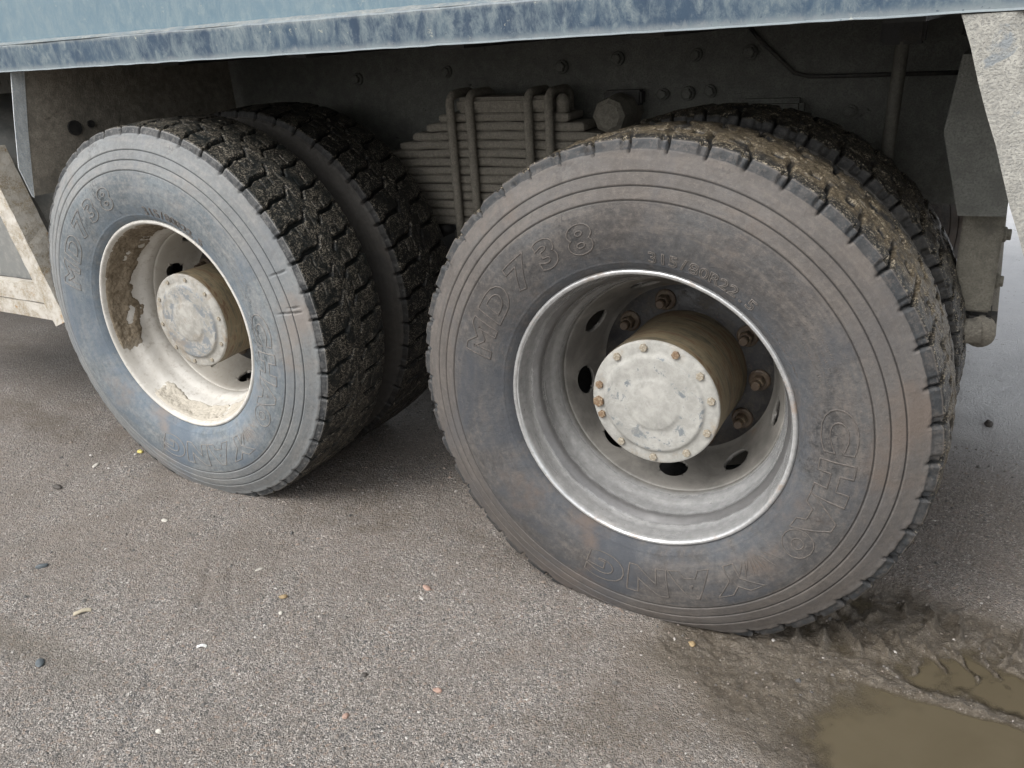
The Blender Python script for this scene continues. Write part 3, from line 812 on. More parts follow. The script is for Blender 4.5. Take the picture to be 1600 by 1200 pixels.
def disc_mesh(mat, n_holes=9, a0=29.0, ell=(0.034, 0.0275), round_=False):
    prof = smooth_prof([(0.2500, 0.1462), (0.2470, 0.1480), (0.2440, 0.1530), (0.2390, 0.1640), (0.2330, 0.1800), (0.2260, 0.1980), (0.2180, 0.2200), (0.2100, 0.2420), (0.2040, 0.2580), (0.1990, 0.2670), (0.1970, 0.2700), (0.1955, 0.2720)], 7)
    P = np.array(prof); n = len(P); seg = 360
    S = np.concatenate([[0], np.cumsum(np.hypot(*np.diff(P, axis=0).T))])
    sc = S[np.argmin(np.abs(P[:, 1] - 0.205))]
    rc = P[np.argmin(np.abs(P[:, 1] - 0.205)), 0]
    bm = bmesh.new()
    grid = {}
    kill = set()
    Tk = np.arange(seg) * 2 * PI / seg
    for i in range(seg):
        for j in range(n):
            th = Tk[i]; s = S[j]
            hole = (th - math.radians(a0)) / (2 * PI / n_holes); hole -= round(hole)
            du = hole * (2 * PI / n_holes) * rc; dv = s - sc
            e = math.hypot(du / ell[0], dv / ell[1])
            if e < 0.86:
                grid[i, j] = None; continue
            if e < 1.12:      # snap to the ellipse
                du2, dv2 = du / e, dv / e
                th = th + (du2 - du) / rc; s = s + (dv2 - dv)
            r = float(np.interp(s, S, P[:, 0])); y = float(np.interp(s, S, P[:, 1]))
            grid[i, j] = bm.verts.new((r * math.cos(th), y, r * math.sin(th)))
    for i in range(seg):
        for j in range(n - 1):
            q = [grid[i, j], grid[i, j + 1], grid[(i + 1) % seg, j + 1], grid[(i + 1) % seg, j]]
            q = [v for v in q if v is not None]
            if len(q) >= 3:
                try: bm.faces.new(q)
                except ValueError: pass
    # drop the slivers left inside the holes
    for f in list(bm.faces):
        c = f.calc_center_median()
        th = math.atan2(c.z, c.x); r = math.hypot(c.x, c.z)
        s = float(np.interp(c.y, P[:, 1], S)) if c.y < 0.2715 else 9
        hole = (th - math.radians(a0)) / (2 * PI / n_holes); hole -= round(hole)
        if math.hypot(hole * (2 * PI / n_holes) * rc / ell[0], (s - sc) / ell[1]) < 0.985:
            bm.faces.remove(f)
    bmesh.ops.delete(bm, geom=[v for v in bm.verts if not v.link_faces], context='VERTS')
    for v in bm.verts:
        if not v.is_boundary: continue
        th = math.atan2(v.co.z, v.co.x); s = float(np.interp(v.co.y, P[:, 1], S))
        hole = (th - math.radians(a0)) / (2 * PI / n_holes); kk = round(hole); hole -= kk
        du = hole * (2 * PI / n_holes) * rc; dv = s - sc
        e = math.hypot(du / ell[0], dv / ell[1])
        if e > 1.6: continue
        th2 = math.radians(a0) + kk * (2 * PI / n_holes) + du / e / rc; s2 = sc + dv / e
        r = float(np.interp(s2, S, P[:, 0])); v.co = (r * math.cos(th2), float(np.interp(s2, S, P[:, 1])), r * math.sin(th2))
    bmesh.ops.recalc_face_normals(bm, faces=bm.faces)
    # thickness: push a second skin inwards
    me = bpy.data.meshes.new('wheel_disc'); bm.to_mesh(me); bm.free(); me.materials.append(mat)
    me.polygons.foreach_set('use_smooth', [True] * len(me.polygons))
    return me

HUB_SIDE = smooth_prof([(0.1385, 0.0665), (0.1395, 0.070), (0.1395, 0.10), (0.1385, 0.13), (0.1375, 0.18), (0.1385, 0.23), (0.139, 0.285)], 5)
HUB_CAP = [(0.1385, 0.0685), (0.1392, 0.0655), (0.1385, 0.0625), (0.1365, 0.0608), (0.134, 0.060), (0.118, 0.0598), (0.113, 0.0592), (0.1105, 0.0575), (0.108, 0.0545), (0.1055, 0.0525), (0.101, 0.0520),
           (0.085, 0.0530), (0.066, 0.0535), (0.060, 0.0532), (0.056, 0.0512), (0.052, 0.0500), (0.030, 0.0497), (0.0, 0.0496)]
def hex_bolt(r, h, mat, name='bolt', washer=0.0, stud=0.0):
    """axis along -Y from the origin"""
    bm = bmesh.new()
    def ring(rad, y, seg, rot=0.0):
        return [bm.verts.new((rad * math.cos(2 * PI * k / seg + rot), y, rad * math.sin(2 * PI * k / seg + rot))) for k in range(seg)]
    def skin(a, b):
        n = len(a)
        for k in range(n): bm.faces.new((a[k], a[(k + 1) % n], b[(k + 1) % n], b[k]))
    y = 0
    if washer:
        a = ring(washer, 0.002, 20); b = ring(washer, -0.006, 20); c = ring(washer * 0.86, -0.0085, 20)
        skin(a, b); skin(b, c); bm.faces.new(c); y = -0.007
    a = ring(r, y + 0.002, 6); b = ring(r, y - h * 0.86, 6); c = ring(r * 0.86, y - h, 6)
    skin(a, b); skin(b, c); bm.faces.new(c)
    if stud:
        a = ring(stud, y - h + 0.001, 12); b = ring(stud, y - h - 0.014, 12); c = ring(stud * 0.8, y - h - 0.0165, 12)
        skin(a, b); skin(b, c); bm.faces.new(c)
    bmesh.ops.recalc_face_normals(bm, faces=bm.faces)
    me = bpy.data.meshes.new(name); bm.to_mesh(me); bm.free(); me.materials.append(mat)
    return me
NUT = hex_bolt(0.0155, 0.021, MT['nut'], 'nut', washer=0.024, stud=0.0105)
CAP_BOLTS = {k: hex_bolt(0.0088, 0.006, MT[k], 'bolt') for k in ('bolt_pale', 'bolt_rust')}
FLANGE_BOLT = hex_bolt(0.015, 0.012, MT['frame'], 'bolt', washer=0.02)

def mud_cake(mat, zlen=1.0):
    """lumpy mud lining part of the left rim barrel"""
    P = np.array(smooth_prof(RIM_PROF[6:18], 5)); n = len(P)
    S = np.concatenate([[0], np.cumsum(np.hypot(*np.diff(P, axis=0).T))]); S /= S[-1]
    seg = 520
    th = np.radians(np.linspace(62, 345, seg))
    cx, cz = np.cos(th)[:, None], np.sin(th)[:, None]
    R0 = P[:, 0][None, :]; Y0 = np.repeat(P[:, 1][None, :], seg, 0)
    X, Z = cx * R0, cz * R0
    nlo = noise3(X, Y0, Z, 11, 41, 3); nm = noise3(X, Y0, Z, 34, 42, 4); nf = noise3(X, Y0, Z, 130, 43, 2)
    a = np.degrees(th)[:, None]
    s = S[None, :]
    cover = 0.50 * sstep(70, 105, a) * (1 - sstep(195, 212, a)) * (1 - sstep(0.62, 0.84, s + 0.30 * nlo + 0.15 * nm)) + 0.55 * sstep(222, 242, a) * (1 - sstep(322, 342, a)) * (1 - sstep(0.50, 0.66, s + 0.35 * nlo))
    cover = cover * sstep(0.0, 0.06, s) * sstep(-0.55, -0.3, nm + 0.5 * nlo)
    thick = (cover - 0.22) * 0.022 + 0.006 * nlo * cover + 0.006 * nm * cover - 0.002 + 0.003 * nf
    thick = np.where(cover < 0.02, -0.004, thick)
    R_ = R0 - thick
    V = np.stack([cx * R_, Y0 - 0.0, cz * R_], -1).reshape(-1, 3)
    i = np.arange(seg - 1)[:, None]; j = np.arange(n - 1)[None, :]
    b = i * n + j
    F = np.stack([b, b + 1, b + n + 1, b + n], -1).reshape(-1, 4)
    return np_mesh('caked_mud', V, F, mat)

# ------------------------------------------------------------------ THE TRUCK
truck = empty('dump_truck', (-0.7, 1.2, 0))
truck['label'] = 'dusty blue tipper truck seen from its side, showing twin rear wheels'
truck['category'] = 'truck'
OFF = Vector((0.7, -1.2, 0))       # parts are modelled in world coordinates

def part(name, loc=(0, 0, 0), label=None):
    o = empty(name, Vector(loc) + OFF, truck)
    if label: o['label'] = label
    return o

rim_b = rim_shell(MT['rim_b']); rim_a = rim_shell(MT['rim_a'])
disc_b = disc_mesh(MT['rim_b']); disc_a = disc_mesh(MT['rim_a'], ell=(0.029, 0.027), a0=35.0)
hubside = lathe_mesh('hub', HUB_SIDE, MT['hub_side'], 120, True, 0.0004)
hubcap = lathe_mesh('hub_cap', HUB_CAP, MT['hub_face'], 120, True, 0.0003)
flange = lathe_mesh('hub_flange', [(0.1388, 0.2688), (0.198, 0.2688), (0.200, 0.2710), (0.200, 0.2790)], MT['flange'], 120)
drum = lathe_mesh('brake_drum', [(0.12, 0.285), (0.195, 0.29), (0.20, 0.30), (0.205, 0.52), (0.215, 0.53), (0.215, 0.60), (0.05, 0.61)], MT['dark'], 60)

def outer_wheel(x, zc, which, label):
    w = part('wheel', (x, 0.0, zc), label)
    B = which == 'b'
    obj('tyre', tyre_b if B else tyre_a, w)
    for nme, me in (LET_B if B else LET_A):
        obj(nme, me, w, kind='stuff' if nme == 'fine_print' else None)
    obj('rim', rim_b if B else rim_a, w)
    d = obj('wheel_disc', disc_b if B else disc_a, w)
    sm = d.modifiers.new('thickness', 'SOLIDIFY'); sm.thickness = 0.009; sm.offset = 1.0; sm.use_rim = True
    hc = obj('hub_cap', hubcap, w)
    if not B: hc.material_slots[0].link = 'OBJECT'; hc.material_slots[0].material = MT['hub_face_a']
    obj('hub', hubside, w); obj('hub_flange', flange, w); obj('brake_drum', drum, w)
    for k in range(10):
        a = math.radians(-1 + 36 * k)
        if B and k in (2,):
            continue                                     # a stud without its nut
        o = obj('nut', NUT, w); o.location = (0.1675 * math.cos(a), 0.2688, 0.1675 * math.sin(a)); o.rotation_euler = (0, k * 0.7, 0)
    angs = [68, 100, 130, 168, 186, 200, 234, 270, 306, 338, 12, 38] if B else [i * 36 + 10 for i in range(10)]
    for k, a in enumerate(angs):
        rust = B and a in (168, 186, 200, 68)
        o = obj('bolt', CAP_BOLTS['bolt_rust' if rust else 'bolt_pale'], w)
        o.location = (0.1245 * math.cos(math.radians(a)), 0.0600, 0.1245 * math.sin(math.radians(a))); o.rotation_euler = (0, k * 0.9, 0)
        if B and a == 186: o.scale = (1.4, 1.3, 1.4)
        if not B: o.scale = (0.7, 0.6, 0.7)
    return w
wb = outer_wheel(0, ZC_B, 'b', 'rear outer wheel with bare steel rim and brown dusted tyre')
wa = outer_wheel(-1.396, ZC_A, 'a', 'front outer wheel with cream rim caked in mud and blue-grey tyre')
obj('caked_mud', mud_cake(MT['mud']), wa)

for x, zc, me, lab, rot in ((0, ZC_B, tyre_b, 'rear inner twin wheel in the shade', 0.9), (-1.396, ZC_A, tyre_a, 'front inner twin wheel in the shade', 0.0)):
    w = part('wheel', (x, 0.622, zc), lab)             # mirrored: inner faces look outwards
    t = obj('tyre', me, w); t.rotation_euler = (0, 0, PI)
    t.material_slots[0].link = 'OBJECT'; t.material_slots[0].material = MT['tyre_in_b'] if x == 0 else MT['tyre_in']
    r = obj('rim', rim_a, w); r.rotation_euler = (0, 0, PI)
# axles and the wheels on the far side, seen only as dark shapes under the chassis
for x, zc, me in ((0, ZC_B, tyre_b), (-1.396, ZC_A, tyre_a)):
    bm = bmesh.new(); tube(bm, [(x, 0.35, zc), (x, 2.05, zc)], 0.07, 20)
    tube(bm, [(x, 0.9, zc), (x, 1.0, zc), (x, 1.2, zc), (x, 1.4, zc), (x, 1.5, zc)], [0.07, 0.15, 0.2, 0.15, 0.07], 20)
    o = bm_obj('axle', bm, MT['dark'], truck, smooth=True); o.location = OFF
    w = part('wheel', (x, 1.80, zc), 'far side twin wheel')
    obj('tyre', me, w); obj('rim', rim_a, w)

def tpart(name, bm, mat, label=None, smooth=False, bevel=0.0, parent=None):
    o = bm_obj(name, bm, mat, parent or truck, label, smooth, None, bevel)
    if parent is None: o.location = OFF
    return o

# --- chassis rails
bm = bmesh.new()
box(bm, -4.2, 0.585, 0.83, 0.84, 0.80, 1.222)
box(bm, -4.2, 0.585, 0.84, 0.92, 1.212, 1.222); box(bm, -4.2, 0.585, 0.84, 0.92, 0.80, 0.81)
rail = tpart('chassis_rail', bm, MT['frame'])
bm = bmesh.new()
box(bm, -4.2, 0.585, 1.57, 1.58, 0.80, 1.222); box(bm, -4.2, 0.585, 1.49, 1.57, 1.212, 1.222); box(bm, -4.2, 0.585, 1.49, 1.57, 0.80, 0.81)
tpart('chassis_rail', bm, MT['frame'])
# subframe strip with its stepped seam (the line that dips and runs level)
bm = bmesh.new()
ol = [(-4.2, 1.224), (-4.2, 1.262), (0.585, 1.262), (0.585, 1.112), (0.12, 1.112), (0.085, 1.118), (-0.03, 1.224)]
prism(bm, [(x, 0.822, z) for x, z in ol], [(x, 0.829, z) for x, z in ol])
tpart('subframe_plate', bm, MT['frame'])
# bolts and rivets on the web, dust dribbling round them
from itertools import chain
bolt_uv = [(-0.39, 1.165), (-0.17, 1.165), (-0.03, 1.165), (-0.26, 1.07), (-0.19, 1.07), (-0.13, 1.075), (-0.56, 1.15), (-0.95, 1.15), (-1.3, 1.14), (0.22, 1.02)]
for k, (x, z) in enumerate(bolt_uv):
    o = obj('bolt', FLANGE_BOLT, rail); o.location = (x, 0.829, z); o.rotation_euler = (0, k * 0.5, 0)
    o.scale = (0.75, 1, 0.9) if k % 2 else (0.95, 1.2, 0.95)
# level cover bracket behind the wheel top
bm = bmesh.new(); box(bm, -0.045, 0.115, 0.79, 0.829, 0.98, 1.055)
tpart('bracket', bm, MT['frame'], bevel=0.012)
# bump stop
bm = bmesh.new()
tube(bm, [(-0.365, 0.829, 1.03), (-0.365, 0.74, 1.03), (-0.365, 0.70, 1.028), (-0.365, 0.69, 1.028)], [0.050, 0.051, 0.046, 0.034], 8)
tpart('bump_stop', bm, MT['bracket_dust'], smooth=False)
bm = bmesh.new(); box(bm, -0.42, -0.31, 0.79, 0.829, 1.045, 1.085)
tpart('bracket', bm, MT['dark'], bevel=0.006)
# vertical pipe
bm = bmesh.new(); tube(bm, [(0.335, 0.70, 1.22), (0.335, 0.70, 1.16), (0.328, 0.70, 0.92), (0.32, 0.70, 0.72)], 0.015, 12)
tpart('vertical_pipe', bm, MT['pipe'], smooth=True)
bm = bmesh.new(); box(bm, 0.29, 0.38, 0.68, 0.73, 1.172, 1.226)
tpart('bracket', bm, MT['dark'], bevel=0.006)
# hose along the frame
bm = bmesh.new()
tube(bm, [(-0.03, 0.815, 1.222), (0.0, 0.812, 1.19), (0.05, 0.812, 1.145), (0.085, 0.812, 1.113), (0.12, 0.812, 1.104), (0.2, 0.812, 1.103), (0.45, 0.812, 1.102)], 0.005, 8)
tpart('brake_hose', bm, MT['dark'], smooth=True)

# --- leaf spring
sp = part('leaf_spring', (-0.69, 0.735, 0.0), 'leaf spring stack grey with dried mud, held by four bolts')
SW = 0.05
n_leaf = 13
for k in range(n_leaf):
    z = 1.030 - 0.0252 * k
    half = [0.215, 0.262, 0.315, 0.368, 0.42, 0.47, 0.51, 0.55, 0.58, 0.60, 0.60, 0.60, 0.60][k]
    bm = bmesh.new()
    inner = half - 0.012
    xs = [-half, -half + 0.004] + [-inner + 2 * inner * i / 16 for i in range(17)] + [half - 0.004, half]
    N = len(xs) - 1
    th_ = 0.0228
    rows = []
    for i, x in enumerate(xs):
        sag = -0.02 * (x / 0.6) ** 2
        e = min(1.0, ((half - abs(x)) / 0.012) ** 0.5 * 0.6 + 0.4)
        zz = z + sag + 0.0010 * math.sin(i * 1.7 + k * 2.3)
        hh = th_ / 2 * e; w = SW * (0.8 if i in (0, N) else 1.0)
        jit = 0.0012 * math.sin(i * 2.1 + k * 1.7)
        ring_ = [(-w + jit, -hh * 0.55), (-w + 0.004 + jit, -hh), (w - 0.004, -hh), (w, 0), (w - 0.004, hh), (-w + 0.004 + jit, hh), (-w + jit, hh * 0.55)]
        rows.append([bm.verts.new((x, yy, zz + dz)) for yy, dz in ring_])
    m_ = len(rows[0])
    for a, b in zip(rows, rows[1:]):
        for q in range(m_): bm.faces.new((a[q], b[q], b[(q + 1) % m_], a[(q + 1) % m_]))
    bm.faces.new(rows[0]); bm.faces.new(rows[-1][::-1])
    bmesh.ops.recalc_face_normals(bm, faces=bm.faces)
    o = bm_obj('leaf', bm, MT['spring'], sp)
# clamp plate on top, rounded nub at its end
bm = bmesh.new(); box(bm, -0.145, 0.165, -0.058, 0.06, 1.043, 1.085)
bm_obj('clamp_plate', bm, MT['spring'], sp, bevel=0.010)
bm = bmesh.new(); tube(bm, [(0.188, -0.03, 1.04), (0.188, -0.03, 1.075), (0.188, -0.03, 1.088)], [0.020, 0.019, 0.010], 10)
bm_obj('locating_pin', bm, MT['spring'], sp, smooth=True)
for xb in (-0.158, -0.092, 0.098, 0.162):
    bm = bmesh.new()
    yb, R_ = 0.066, 0.03
    pts = [(xb, -yb, 0.60), (xb, -yb, 0.8), (xb, -yb, 1.065)]
    for q in range(1, 7):
        t = PI / 2 * q / 6
        pts.append((xb, -yb + R_ - R_ * math.cos(t), 1.065 + R_ * math.sin(t)))
    pts += [(xb, 0, 1.0955)]
    for q in range(0, 7):
        t = PI / 2 * q / 6
        pts.append((xb, yb - R_ + R_ * math.sin(t), 1.065 + R_ * math.cos(t)))
    pts += [(xb, yb, 0.60)]
    tube(bm, pts, 0.0125, 12)
    bm_obj('u_bolt', bm, MT['spring'], sp, smooth=True)
bm = bmesh.new(); box(bm, -0.2, 0.2, -0.05, 0.07, 0.56, 0.706)
bm_obj('spring_seat', bm, MT['dark'], sp, bevel=0.012)
bm = bmesh.new(); tube(bm, [(0, -0.06, 0.52), (0, 0.9, 0.52)], 0.07, 24); tube(bm, [(-0.25, -0.03, 0.69), (-0.25, 0.05, 0.69)], 0.022, 14)
bm_obj('trunnion_shaft', bm, MT['dark'], sp, smooth=True)

# --- body
XB0, XB1 = -6.5, 1.35
bm = bmesh.new()
NS = 240
rows = []
rr = random.Random(2)
for i in range(NS + 1):
    x = XB0 + (XB1 - XB0) * i / NS
    j1 = rr.uniform(-1, 1) * 0.0007; j2 = rr.uniform(-1, 1) * 0.0006; j3 = 0.0025 * math.sin(x * 2.7) + 0.0015 * math.sin(x * 11) + 0.001 * math.sin(x * 29)
    sec = [(-0.0 + j3, 1.2395 + j1), (-0.004 + j3, 1.2365 + j1), (0.006, 1.2355 + j1), (0.012, 1.240), (0.012, 1.300), (0.010, 1.3045), (-0.001 + j3, 1.3035 + j2), (-0.004 + j3, 1.300 + j2), (-0.002 + j3, 1.27)]
    rows.append([bm.verts.new((x, yy, zz)) for yy, zz in sec])
for a, b in zip(rows, rows[1:]):
    m_ = len(a)
    for q in range(m_): bm.faces.new((a[q], a[(q + 1) % m_], b[(q + 1) % m_], b[q]))
bm.faces.new(rows[0]); bm.faces.new(rows[-1][::-1])
bmesh.ops.recalc_face_normals(bm, faces=bm.faces)
side = tpart('body_sill', bm, MT['sill'], 'scuffed darker blue sill along the foot of the body', smooth=False)
bm = bmesh.new(); box(bm, XB0, XB1, 0.0125, 0.022, 1.290, 2.35)
tpart('body_side_panel', bm, MT['panel'], bevel=0.001)
bm = bmesh.new()
# dust lying on the ledge above the sill
rows = []
for i in range(NS + 1):
    x = XB0 + (XB1 - XB0) * i / NS
    k_ = rr.uniform(0.5, 1.2)
    sec = [(-0.0028, 1.3036), (0.004, 1.3066 + 0.0012 * k_), (0.0124, 1.309 + 0.0022 * k_), (0.0124, 1.3042)]
    rows.append([bm.verts.new((x, yy, zz)) for yy, zz in sec])
for a, b in zip(rows, rows[1:]):
    for q in range(3): bm.faces.new((a[q], a[q + 1], b[q + 1], b[q]))
tpart('dust_ledge', bm, MT['edge_dust'])
bm = bmesh.new(); box(bm, XB0, XB1, 0.0225, 2.39, 1.268, 1.289)
tpart('body_floor', bm, MT['frame'])
bm = bmesh.new(); box(bm, XB0, XB1, 2.392, 2.405, 1.24, 2.35)
tpart('body_side_panel', bm, MT['panel'])
bm = bmesh.new(); box(bm, XB1 - 0.012, XB1 - 0.002, 0.023, 2.391, 1.290, 2.34)
tpart('tailgate', bm, MT['panel'])
for xx in np.arange(-5.9, 1.3, 0.48):
    bm = bmesh.new(); box(bm, xx, xx + 0.07, 0.3, 2.35, 1.2235, 1.267)
    if abs(xx) < 2.2: tpart('floor_crossmember', bm, MT['dark'])
    else: bm.free()

# --- right hand stay: long tapering clay-spattered plate with folded edge
bm = bmesh.new()
N = 16
rows = []
for i in range(N + 1):
    t = i / N
    z = 1.2345 - t * 0.72
    xl = 0.481 + (1.2345 - z) * 0.372; xr = xl + 0.064 + 0.005 * t
    j = 0.0012 * math.sin(i * 1.9)
    rows.append([bm.verts.new(p) for p in ((xl + j, 0.002, z), (xr, -0.002, z), (xr + 0.012, 0.006, z), (xr + 0.016, 0.040, z), (xr + 0.011, 0.040, z), (xr + 0.006, 0.012, z), (xl + j, 0.010, z))])
for a, b in zip(rows, rows[1:]):
    m_ = len(a)
    for q in range(m_): bm.faces.new((a[q], a[(q + 1) % m_], b[(q + 1) % m_], b[q]))
bm.faces.new(rows[0]); bm.faces.new(rows[-1][::-1])
bmesh.ops.recalc_face_normals(bm, faces=bm.faces)
tpart('guard_stay', bm, MT['stay'], 'slanting grey plate spattered with clay and blue chips')

# --- rear bracket and underrun bar
bm = bmesh.new()
prism(bm, [(0.500, 0.42, 0.86), (0.583, 0.42, 0.862), (0.585, 0.42, 1.0), (0.540, 0.42, 1.16), (0.470, 0.42, 1.16), (0.455, 0.42, 1.02)],
      [(0.500, 0.83, 0.86), (0.583, 0.83, 0.862), (0.585, 0.83, 1.0), (0.540, 0.83, 1.16), (0.470, 0.83, 1.16), (0.455, 0.83, 1.02)])
tpart('rear_bracket', bm, MT['frame'])
bm = bmesh.new(); box(bm, 0.508, 0.585, 0.50, 0.58, 0.640, 0.8585)
bk = tpart('underrun_hanger', bm, MT['bracket_dust'], bevel=0.004)
bm = bmesh.new(); box(bm, 0.535, 0.60, 0.515, 0.575, 0.56, 0.638)
tpart('bar_bracket', bm, MT['dark'], bevel=0.012)
bm = bmesh.new(); tube(bm, [(0.572, 0.485, 0.597), (0.572, 1.9, 0.597)], 0.030, 20)
tube(bm, [(0.33, 0.497, 0.575), (0.575, 0.497, 0.600)], 0.027, 20)
tpart('underrun_bar', bm, MT['spring'], smooth=True)
for z in (0.80, 0.70):
    o = obj('bolt', FLANGE_BOLT, bk); o.location = (0.585, 0.54, z); o.rotation_euler = (0, 0, PI / 2); o.scale = (0.8, 0.8, 0.8)
    o.material_slots[0].link = 'OBJECT'; o.material_slots[0].material = MT['bracket_dust']

# --- left: guard plate, its stay, tank, mudguard hoop, side guard
bm = bmesh.new(); box(bm, -1.858, -1.850, 0.0, 0.80, 0.902, 1.266)
bmesh.ops.subdivide_edges(bm, edges=bm.edges[:], cuts=6, use_grid_fill=True)
for v in bm.verts:
    k_ = max(0.0, 1 - v.co.y / 0.4); v.co.y += (-0.015 + 0.06 * (v.co.z - 0.902) / 0.364) * k_
for v in bm.verts: v.co.x += 0.003 * math.sin(v.co.y * 7) * math.cos(v.co.z * 9)
fp = tpart('splash_plate', bm, MT['flap'], 'brown mud-caked splash plate ahead of the front wheel')
for (y, z, r) in ((0.16, 1.07, 0.022), (0.215, 1.075, 0.011)):
    bm = bmesh.new(); tube(bm, [(-1.8485, y, z), (-1.842, y, z)], r, 14)
    tpart('plug', bm, MT['dark'])
bm = bmesh.new()
ol = [(0.014, 1.2345), (0.053, 1.2345), (0.017, 1.08), (-0.019, 0.898), (-0.024, 0.903), (-0.040, 0.985), (-0.012, 1.12)]
prism(bm, [(-1.8465, y, z) for y, z in ol], [(-1.8490, y, z) for y, z in ol])
tpart('splash_plate_stay', bm, MT['blue_stay'], 'pale blue-grey pointed stay at the front of the wheel bay')
bm = bmesh.new(); tube(bm, [(-2.25, 0.30, 0.74), (-2.25, 0.31, 0.74), (-2.25, 0.36, 0.74), (-2.25, 0.9, 0.74)], [0.19, 0.22, 0.235, 0.235], 40)
tk = tpart('air_tank', bm, MT['tank'], smooth=True)
tk.location = OFF + Vector((0.12, 0, 0))
bm = bmesh.new()
pts = []
for q in range(22):
    a = math.radians(100 - q * 5.4)
    pts.append((-2.62 + 0.64 * math.cos(a), 0.10, 0.62 + 0.54 * math.sin(a)))
rows = []
for p_ in pts:
    rows.append([bm.verts.new((p_[0], p_[1], p_[2])), bm.verts.new((p_[0], 0.55, p_[2])), bm.verts.new((p_[0] - 0.012, 0.55, p_[2] - 0.012)), bm.verts.new((p_[0] - 0.03, 0.10, p_[2] - 0.02))])
for a, b in zip(rows, rows[1:]):
    for q in range(4): bm.faces.new((a[q], a[(q + 1) % 4], b[(q + 1) % 4], b[q]))
bm.faces.new(rows[0]); bm.faces.new(rows[-1][::-1]); bmesh.ops.recalc_face_normals(bm, faces=bm.faces)
tpart('mudguard_hoop', bm, MT['tank'], smooth=False)
sg = part('side_guard', (-2.0, 0.0, 0.5), 'white side guard crusted with ochre mud')
def sbar(name, a, b, w, d, mat=MT['guard'], bev=0.006, cuts=5):
    """square bar between two points in the XZ plane"""
    a = Vector(a) - Vector((-2.0, 0.0, 0.5)); b = Vector(b) - Vector((-2.0, 0.0, 0.5))
    t = (b - a).normalized(); s = Vector((t.z, 0, -t.x)); bm = bmesh.new()
    n = 24; rows = []
    r_ = random.Random(len(name) + int(w * 1000))
    for i in range(n + 1):
        p = a + (b - a) * i / n
        j = lambda: r_.uniform(-1, 1) * 0.0011
        rows.append([bm.verts.new(p + s * u * w / 2 + Vector((j(), v * d + j() * 0.6, j()))) for u, v in ((-1, 0), (0, -0.02), (1, 0), (1.02, 0.5), (1, 1), (0, 1), (-1, 1), (-1.02, 0.5))])
    for p, q in zip(rows, rows[1:]):
        for k in range(8): bm.faces.new((p[k], p[(k + 1) % 8], q[(k + 1) % 8], q[k]))
    bm.faces.new(rows[0]); bm.faces.new(rows[-1][::-1]); bmesh.ops.recalc_face_normals(bm, faces=bm.faces)
    return bm_obj(name, bm, mat, sg)
sbar('end_post', (-2.11, -0.002, 1.02), (-1.925, -0.002, 0.50), 0.070, 0.075)
sbar('rail', (-3.6, 0.002, 0.588), (-1.985, 0.002, 0.588), 0.055, 0.04)
sbar('rail', (-3.6, 0.006, 0.530), (-1.962, 0.006, 0.530), 0.052, 0.05)
sbar('foot_plate', (-1.955, 0.012, 0.525), (-1.905, 0.012, 0.492), 0.03, 0.05)
bm = bmesh.new(); box(bm, -1.55, -0.12, 0.06, 0.066, 0.11, 0.56)
bm_obj('guard_panel', bm, MT['tank'], sg)

# ------------------------------------------------------------------ LOOSE THINGS ON THE GROUND
def tag(o, label, cat, group=None):
    o['label'] = label; o['category'] = cat
    if group: o['group'] = group
    return o

def stone(name, x, y, size, mat, seed, squash=(1, 1, 0.6), rz=0.0, sink=0.3):
    bm = bmesh.new()
    bmesh.ops.create_icosphere(bm, subdivisions=3, radius=0.5)
    r_ = random.Random(seed)
    from mathutils import noise as mn
    for v in bm.verts:
        n = mn.noise(v.co * 2.3 + Vector((seed * 3.1, 0, 0))) * 0.28 + mn.noise(v.co * 6 + Vector((0, seed, 0))) * 0.09
        v.co = v.co * (1 + n)
        v.co = Vector((v.co.x * squash[0], v.co.y * squash[1], v.co.z * squash[2])) * size
    me = bpy.data.meshes.new(name); bm.to_mesh(me); bm.free(); me.materials.append(mat)
    me.polygons.foreach_set('use_smooth', [True] * len(me.polygons))
    x = 0.5579 + (x - 0.5579) * LAM; y = -1.4465 + (y + 1.4465) * LAM
    o = obj(name, me); o.location = (x, y, zground(x, y) + size * squash[2] * (0.5 - sink)); o.rotation_euler = (0, 0, rz)
    return o
def plain(name, c, rough=0.7, sc=120):
    M = Mat(name); n = M.noise(sc, 5, 0.7)
    return M.done(M.mix(M.step(n, 0.3, 0.7), [v * 0.75 for v in c], [min(1, v * 1.15) for v in c]), rough, 0, M.bump(n, 0.4, 0.001))
MT['white_scrap'] = plain('white_plastic_scrap', (0.75, 0.75, 0.73), 0.5)
MT['yellow'] = plain('yellow_scrap', (0.55, 0.47, 0.14), 0.6)
MT['wood'] = plain('pale_wood_chip', (0.42, 0.37, 0.28), 0.8)
MT['stone_d'] = plain('dark_stone', (0.06, 0.052, 0.045), 0.6)
MT['stone_b'] = plain('blue_grey_stone', (0.085, 0.1, 0.11), 0.5)
MT['stone_p'] = plain('pinkish_stone', (0.36, 0.24, 0.19), 0.7)
MT['stone_w'] = plain('pale_stone', (0.5, 0.47, 0.42), 0.7)
MT['stone_y'] = plain('ochre_stone', (0.3, 0.22, 0.12), 0.7)

